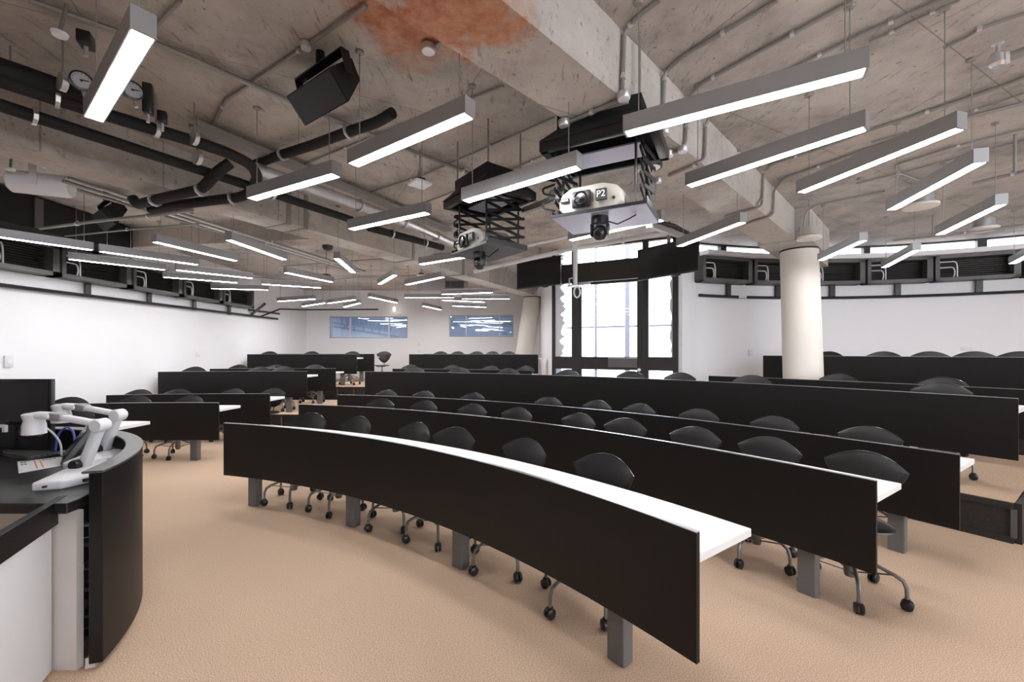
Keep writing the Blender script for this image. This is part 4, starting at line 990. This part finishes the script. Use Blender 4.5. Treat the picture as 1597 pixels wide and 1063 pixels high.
p = PY(615, 482, 14.2); o = thing('wall_light', 'small glowing oval light on the back wall', 'light', tuple(p)); lpart('globe', MB().lathe([(.0,-.08),(.035,-.06),(.048,0),(.035,.06),(0,.08)], 16, Matrix.Translation((0,-.02,0))), M['led'], o, angle=60); lpart('base', MB().box((0,.06,0), (.08,.08,.08)), M['cloud'], o, .01)

# ------------------------------------------------------------------ teaching console
PC = (-3.60, 1.55); CZ = .82
con = thing('teaching_console', 'curved black teaching console with white cabinets at the left', 'lectern', (PC[0], PC[1]+.8, 0))
def deg(phi): return 90-phi                          # arc() counts from +Y
part('curved_screen', MB().arc(PC, 1.625, 1.68, deg(17.2), deg(112), .03, .955, 40), M['black'], con, .003, 1)
part('screen_cap', MB().arc(PC, 1.60, 1.684, deg(17.0), deg(112), .955, .967, 40), M['cap_sheen'], con, .002, 1)
part('plinth', MB().arc(PC, 1.60, 1.64, deg(18), deg(112), 0, .05, 30), M['cream'], con)
top = [(PC[0]+1.56*math.cos(math.radians(a)), PC[1]+1.56*math.sin(math.radians(a))) for a in [14.9+(150-14.9)*i/30 for i in range(31)]]
top = [(x, y) for x, y in top if y > 2.0]+[(-4.95, 2.0)]
part('countertop', MB().prism([(-2.12, 2.0)]+top, CZ-.05, CZ), M['counter'] if 'counter' in M else M['black'], con, .004, 1)
part('front_panel', MB().box((-2.56, 2.05, (CZ-.05)/2), (.90, .03, CZ-.05)), M['cream'], con)
part('end_stile', MB().box((-2.118, 2.05, (CZ-.05)/2), (.02, .034, CZ-.055)), M['cream'], con)
for z in (.12, .36, .58):
    part('shelf', MB().prism([(-2.12,2.07),(-2.07,2.08),(-2.28,2.45),(-2.5,2.55)], z, z+.018), M['matte'], con)
part('back_panel', MB().box((-2.95, 2.62, .38), (1.0, .02, .75)), M['matte'], con)
wd = (Vector((-2.0,1.64,0))-Vector((-2.23,2.107,0))).normalized(); wa = Vector((-2.235,2.115,0)); wn = Vector((wd.y,-wd.x,0))
if wn.x > 0: wn = -wn
part('wing_rail', MB().bar(wa+wn*.02+Vector((0,0,.765)), wa+wd*1.0+wn*.02+Vector((0,0,.765)), .035, .115), M['black'], con, .002, 1)
part('wing_panel', MB().bar(wa+wd*.09+wn*.035+Vector((0,0,.36)), wa+wd*1.0+wn*.035+Vector((0,0,.36)), .02, .70), M['cloud'], con)
for z, lab, m in ((.138, 'dark equipment box on the lowest console shelf', 'unit'), (.378, 'silver equipment box on the middle console shelf', 'galv'), (.598, 'pale equipment box on the top console shelf', 'alu')):
    bx_ = thing('equipment_box', lab, 'device', (-2.20, 2.27, z), math.radians(22), 'equipment in the console')
    lpart('case', MB().box((0,0,.035), (.11,.30,.07)), M[m], bx_, .004); lpart('face', MB().box((0,-.152,.035), (.09,.006,.05)), M['plastic'], bx_)
# document cameras
def doc_camera(off, lab):
    b = Vector((-2.47, 2.40, CZ)); e = Vector(off); dx = b+e
    o = thing('document_camera', lab, 'camera', tuple(dx), 0, 'white document cameras')
    def W_(x, y, z): return Vector((x, y, z))-b       # own frame
    base = [(-2.475,2.16),(-2.36,2.20),(-2.30,2.36),(-2.40,2.60),(-2.60,2.66),(-2.62,2.50)]
    mb = MB(); mb.prism([(x-b.x, y-b.y) for x, y in base], 0, .048)
    n = len(base); lpart('base', mb, M['white'], o, .012, 3)
    lpart('front_button', MB().box(W_(-2.42,2.175,CZ+.024), (.014,.02,.010), Matrix.Identity(4)), M['ink'], o, .003)
    for k in range(2): lpart('port', MB().box(W_(-2.318+.008*k,2.29+.045*k,CZ+.026), (.02,.03,.014)), M['ink'], o)
    lpart('hinge', MB().lathe([(.026,-.03),(.03,-.02),(.03,.02),(.026,.03)], 18, Matrix.Translation(W_(-2.535,2.45,CZ+.066)) @ Matrix.Rotation(math.pi/2,4,'X')), M['plastic'], o)
    lpart('lower_arm', MB().bar(W_(-2.525,2.48,CZ+.05), W_(-2.415,2.46,1.105), .055, .05, up=(1,0,.3)), M['white'], o, .014, 3)
    lpart('elbow', MB().lathe([(.034,-.036),(.04,-.028),(.04,.028),(.034,.036)], 20, Matrix.Translation(W_(-2.41,2.46,1.112)) @ Matrix.Rotation(math.pi/2,4,'X')), M['white'], o, angle=50)
    ua = lpart('upper_arm', MB().bar(W_(-2.41,2.46,1.118), W_(-2.63,2.44,1.165), .05, .034), M['white'], o, .012, 3)
    lpart('joint', MB().bar(W_(-2.60,2.44,1.16), W_(-2.67,2.435,1.172), .062, .044), M['alu'], ua, .01, 2)
    lpart('head_arm', MB().bar(W_(-2.65,2.435,1.17), W_(-2.77,2.43,1.178), .075, .036), M['white'], o, .014, 3)
    hd = lpart('camera_head', MB().lathe([(.040,-.105),(.052,-.10),(.05,-.05),(.043,-.02),(.05,.0),(.052,.014),(.04,.02)], 24, Matrix.Translation(W_(-2.765,2.43,1.168))), M['white'], o, angle=50)
    lpart('lens', MB().lathe([(.030,-.012),(.036,0)], 20, Matrix.Translation(W_(-2.765,2.43,1.063))), M['plastic'], hd)
    lpart('side_switch', MB().box(W_(-2.80,2.393,1.085), (.014,.012,.026), Matrix.Identity(4)), M['ink'], hd)
    return o
doc_camera((0,0,0), 'white document camera nearest on the console, in front'); doc_camera((-.27,.40,0), 'white document camera standing behind the nearer one')
# keyboard, touch panel, monitor, papers, cables
kc = PZ(60, 704, CZ+.01); o = thing('keyboard', 'black keyboard lying on the console', 'keyboard', (kc.x+.02, kc.y-.06, CZ), math.radians(-22))
lpart('tray', MB().box((0,0,.009), (.44,.19,.018)), M['plastic'], o, .004)
km = MB().box((0,0,0), (.020,.019,.008)).mesh('key'); km.materials.append(M['unit'])
for j in range(5):
    for i in range(17):
        q_ = put('key', km, None, o); q_.location = (-.2+.025*i, -.068+.028*j, .022)
pc = PZ(113, 722, CZ); o = thing('touch_panel', 'black tilted touch panel seen edge-on beside the document camera', 'screen', (pc.x-.06, pc.y+.0, CZ), math.radians(45))
Q = Matrix.Rotation(math.radians(32), 4, 'Y')
lpart('case', MB().box((0,.06,.125), (.032,.30,.25), Q), M['unit'], o, .008); lpart('display', MB().box((-.018,.06,.13), (.006,.30,.20), Q), M['screen'], o)
lpart('stand', MB().bar((.05,.06,0), (.10,.06,.12), .12, .02), M['plastic'], o)
o = thing('computer_monitor', 'large black flat monitor at the left edge behind the document cameras', 'monitor', (-3.86, 2.98, CZ), 0)
xr = PY(83, 600, 2.98).x+3.86; zt_ = PY(83, 590.7, 2.98).z-CZ
lpart('case', MB().box((xr-.45,0,.03+(zt_-.03)/2), (.9,.03,zt_-.03)), M['plastic'], o, .004); lpart('display', MB().box((xr-.45,-.017,.03+(zt_-.03)/2), (.87,.004,zt_-.07)), M['screen'], o)
lpart('stand', MB().box((xr-.45,.03,.012), (.3,.2,.024)).box((xr-.45,.03,.1), (.08,.03,.2)), M['plastic'], o)
wb_ = thing('webcam', 'small white clip gadget in front of the monitor at the picture edge', 'device', tuple(PY(5, 664, 2.9)-Vector((0,0,.0))), 0)
lpart('body', MB().box((-.05,0,0), (.12,.02,.022)), M['white'], wb_, .004); lpart('clip', MB().box((.012,0,-.018), (.026,.018,.05)), M['white'], wb_, .003); lpart('knob', MB().lathe([(.009,0),(.009,.02)], 10, Matrix.Translation((.03,-.0,.012))), M['plastic'], wb_)
lpart('stalk', MB().tube([(-.05,0,0),(-.05,0,CZ-PY(5,664,2.9).z)], .008, 8), M['plastic'], wb_)
pp = [PZ(x, y, CZ+.002) for x, y in ((27,720),(100,712),(112,723),(29,738))]
o = thing('instruction_sheet', 'white printed instruction strip with pink and orange marks on the console', 'paper', tuple(sum(pp, Vector())/4))
sh = MB(); sh.add([p for p in pp]+[p+Vector((0,0,.0015)) for p in pp], [(3,2,1,0),(4,5,6,7),(0,1,5,4),(1,2,6,5),(2,3,7,6),(3,0,4,7)]); part('sheet', sh, M['paper'], o)
def on(u_, v_): return pp[3].lerp(pp[2], u_).lerp(pp[0].lerp(pp[1], u_), v_)+Vector((0,0,.0022))
def strip(u0, u1, v0, v1, m, nm): part(nm, MB().add([on(u0,v0),on(u1,v0),on(u1,v1),on(u0,v1)]+[on(a,b)+Vector((0,0,.0006)) for a, b in ((u0,v0),(u1,v0),(u1,v1),(u0,v1))], [(4,5,6,7),(0,1,5,4),(1,2,6,5),(2,3,7,6),(3,0,4,7)]), M[m], o)
strip(.33,.36,.1,.95,'pink','pink_mark'); strip(.44,.47,.1,.9,'orange','orange_mark')
for u0 in (.06, .13): 
    for v0 in (.62, .82): strip(u0, u0+.045, v0, v0+.07, 'ink', 'print_block')
strip(.50,.72,.86,.92,'ink','print_line'); strip(.74,.80,.86,.92,'ink','print_line')
def flat(corners, z, m, name, lab, cat):
    c_ = [PZ(x, y, z) for x, y in corners]; mb = MB().add(c_+[p+Vector((0,0,.003)) for p in c_], [(3,2,1,0),(4,5,6,7),(0,1,5,4),(1,2,6,5),(2,3,7,6),(3,0,4,7)])
    return solo(name, mb, M[m], lab, cat)
flat(((0,709),(30,707),(36,702),(0,700)), CZ+.001, 'tanpaper', 'folder', 'tan paper folder at the left edge of the console', 'paper')
flat(((84,706),(99,711),(117,707),(102,702)), CZ+.001, 'paper', 'note_card', 'pale printed card behind the keyboard', 'paper')
solo('data_cable', MB().tube(smooth_path([PY(86,706,2.98), PY(90,676,2.98), PY(104,664,2.98), PY(115,672,2.96), PY(118,704,2.94)], .06), .007, 8), M['blue'], 'blue looped cable behind the keyboard', 'cable')
solo('data_cable', MB().tube(smooth_path([PY(70,650,2.9), PY(69,665,2.9), PY(82,674,2.9), PY(95,690,2.9), PY(96,710,2.9)], .04), .006, 8), M['white'], 'white cable trailing under the camera heads', 'cable')
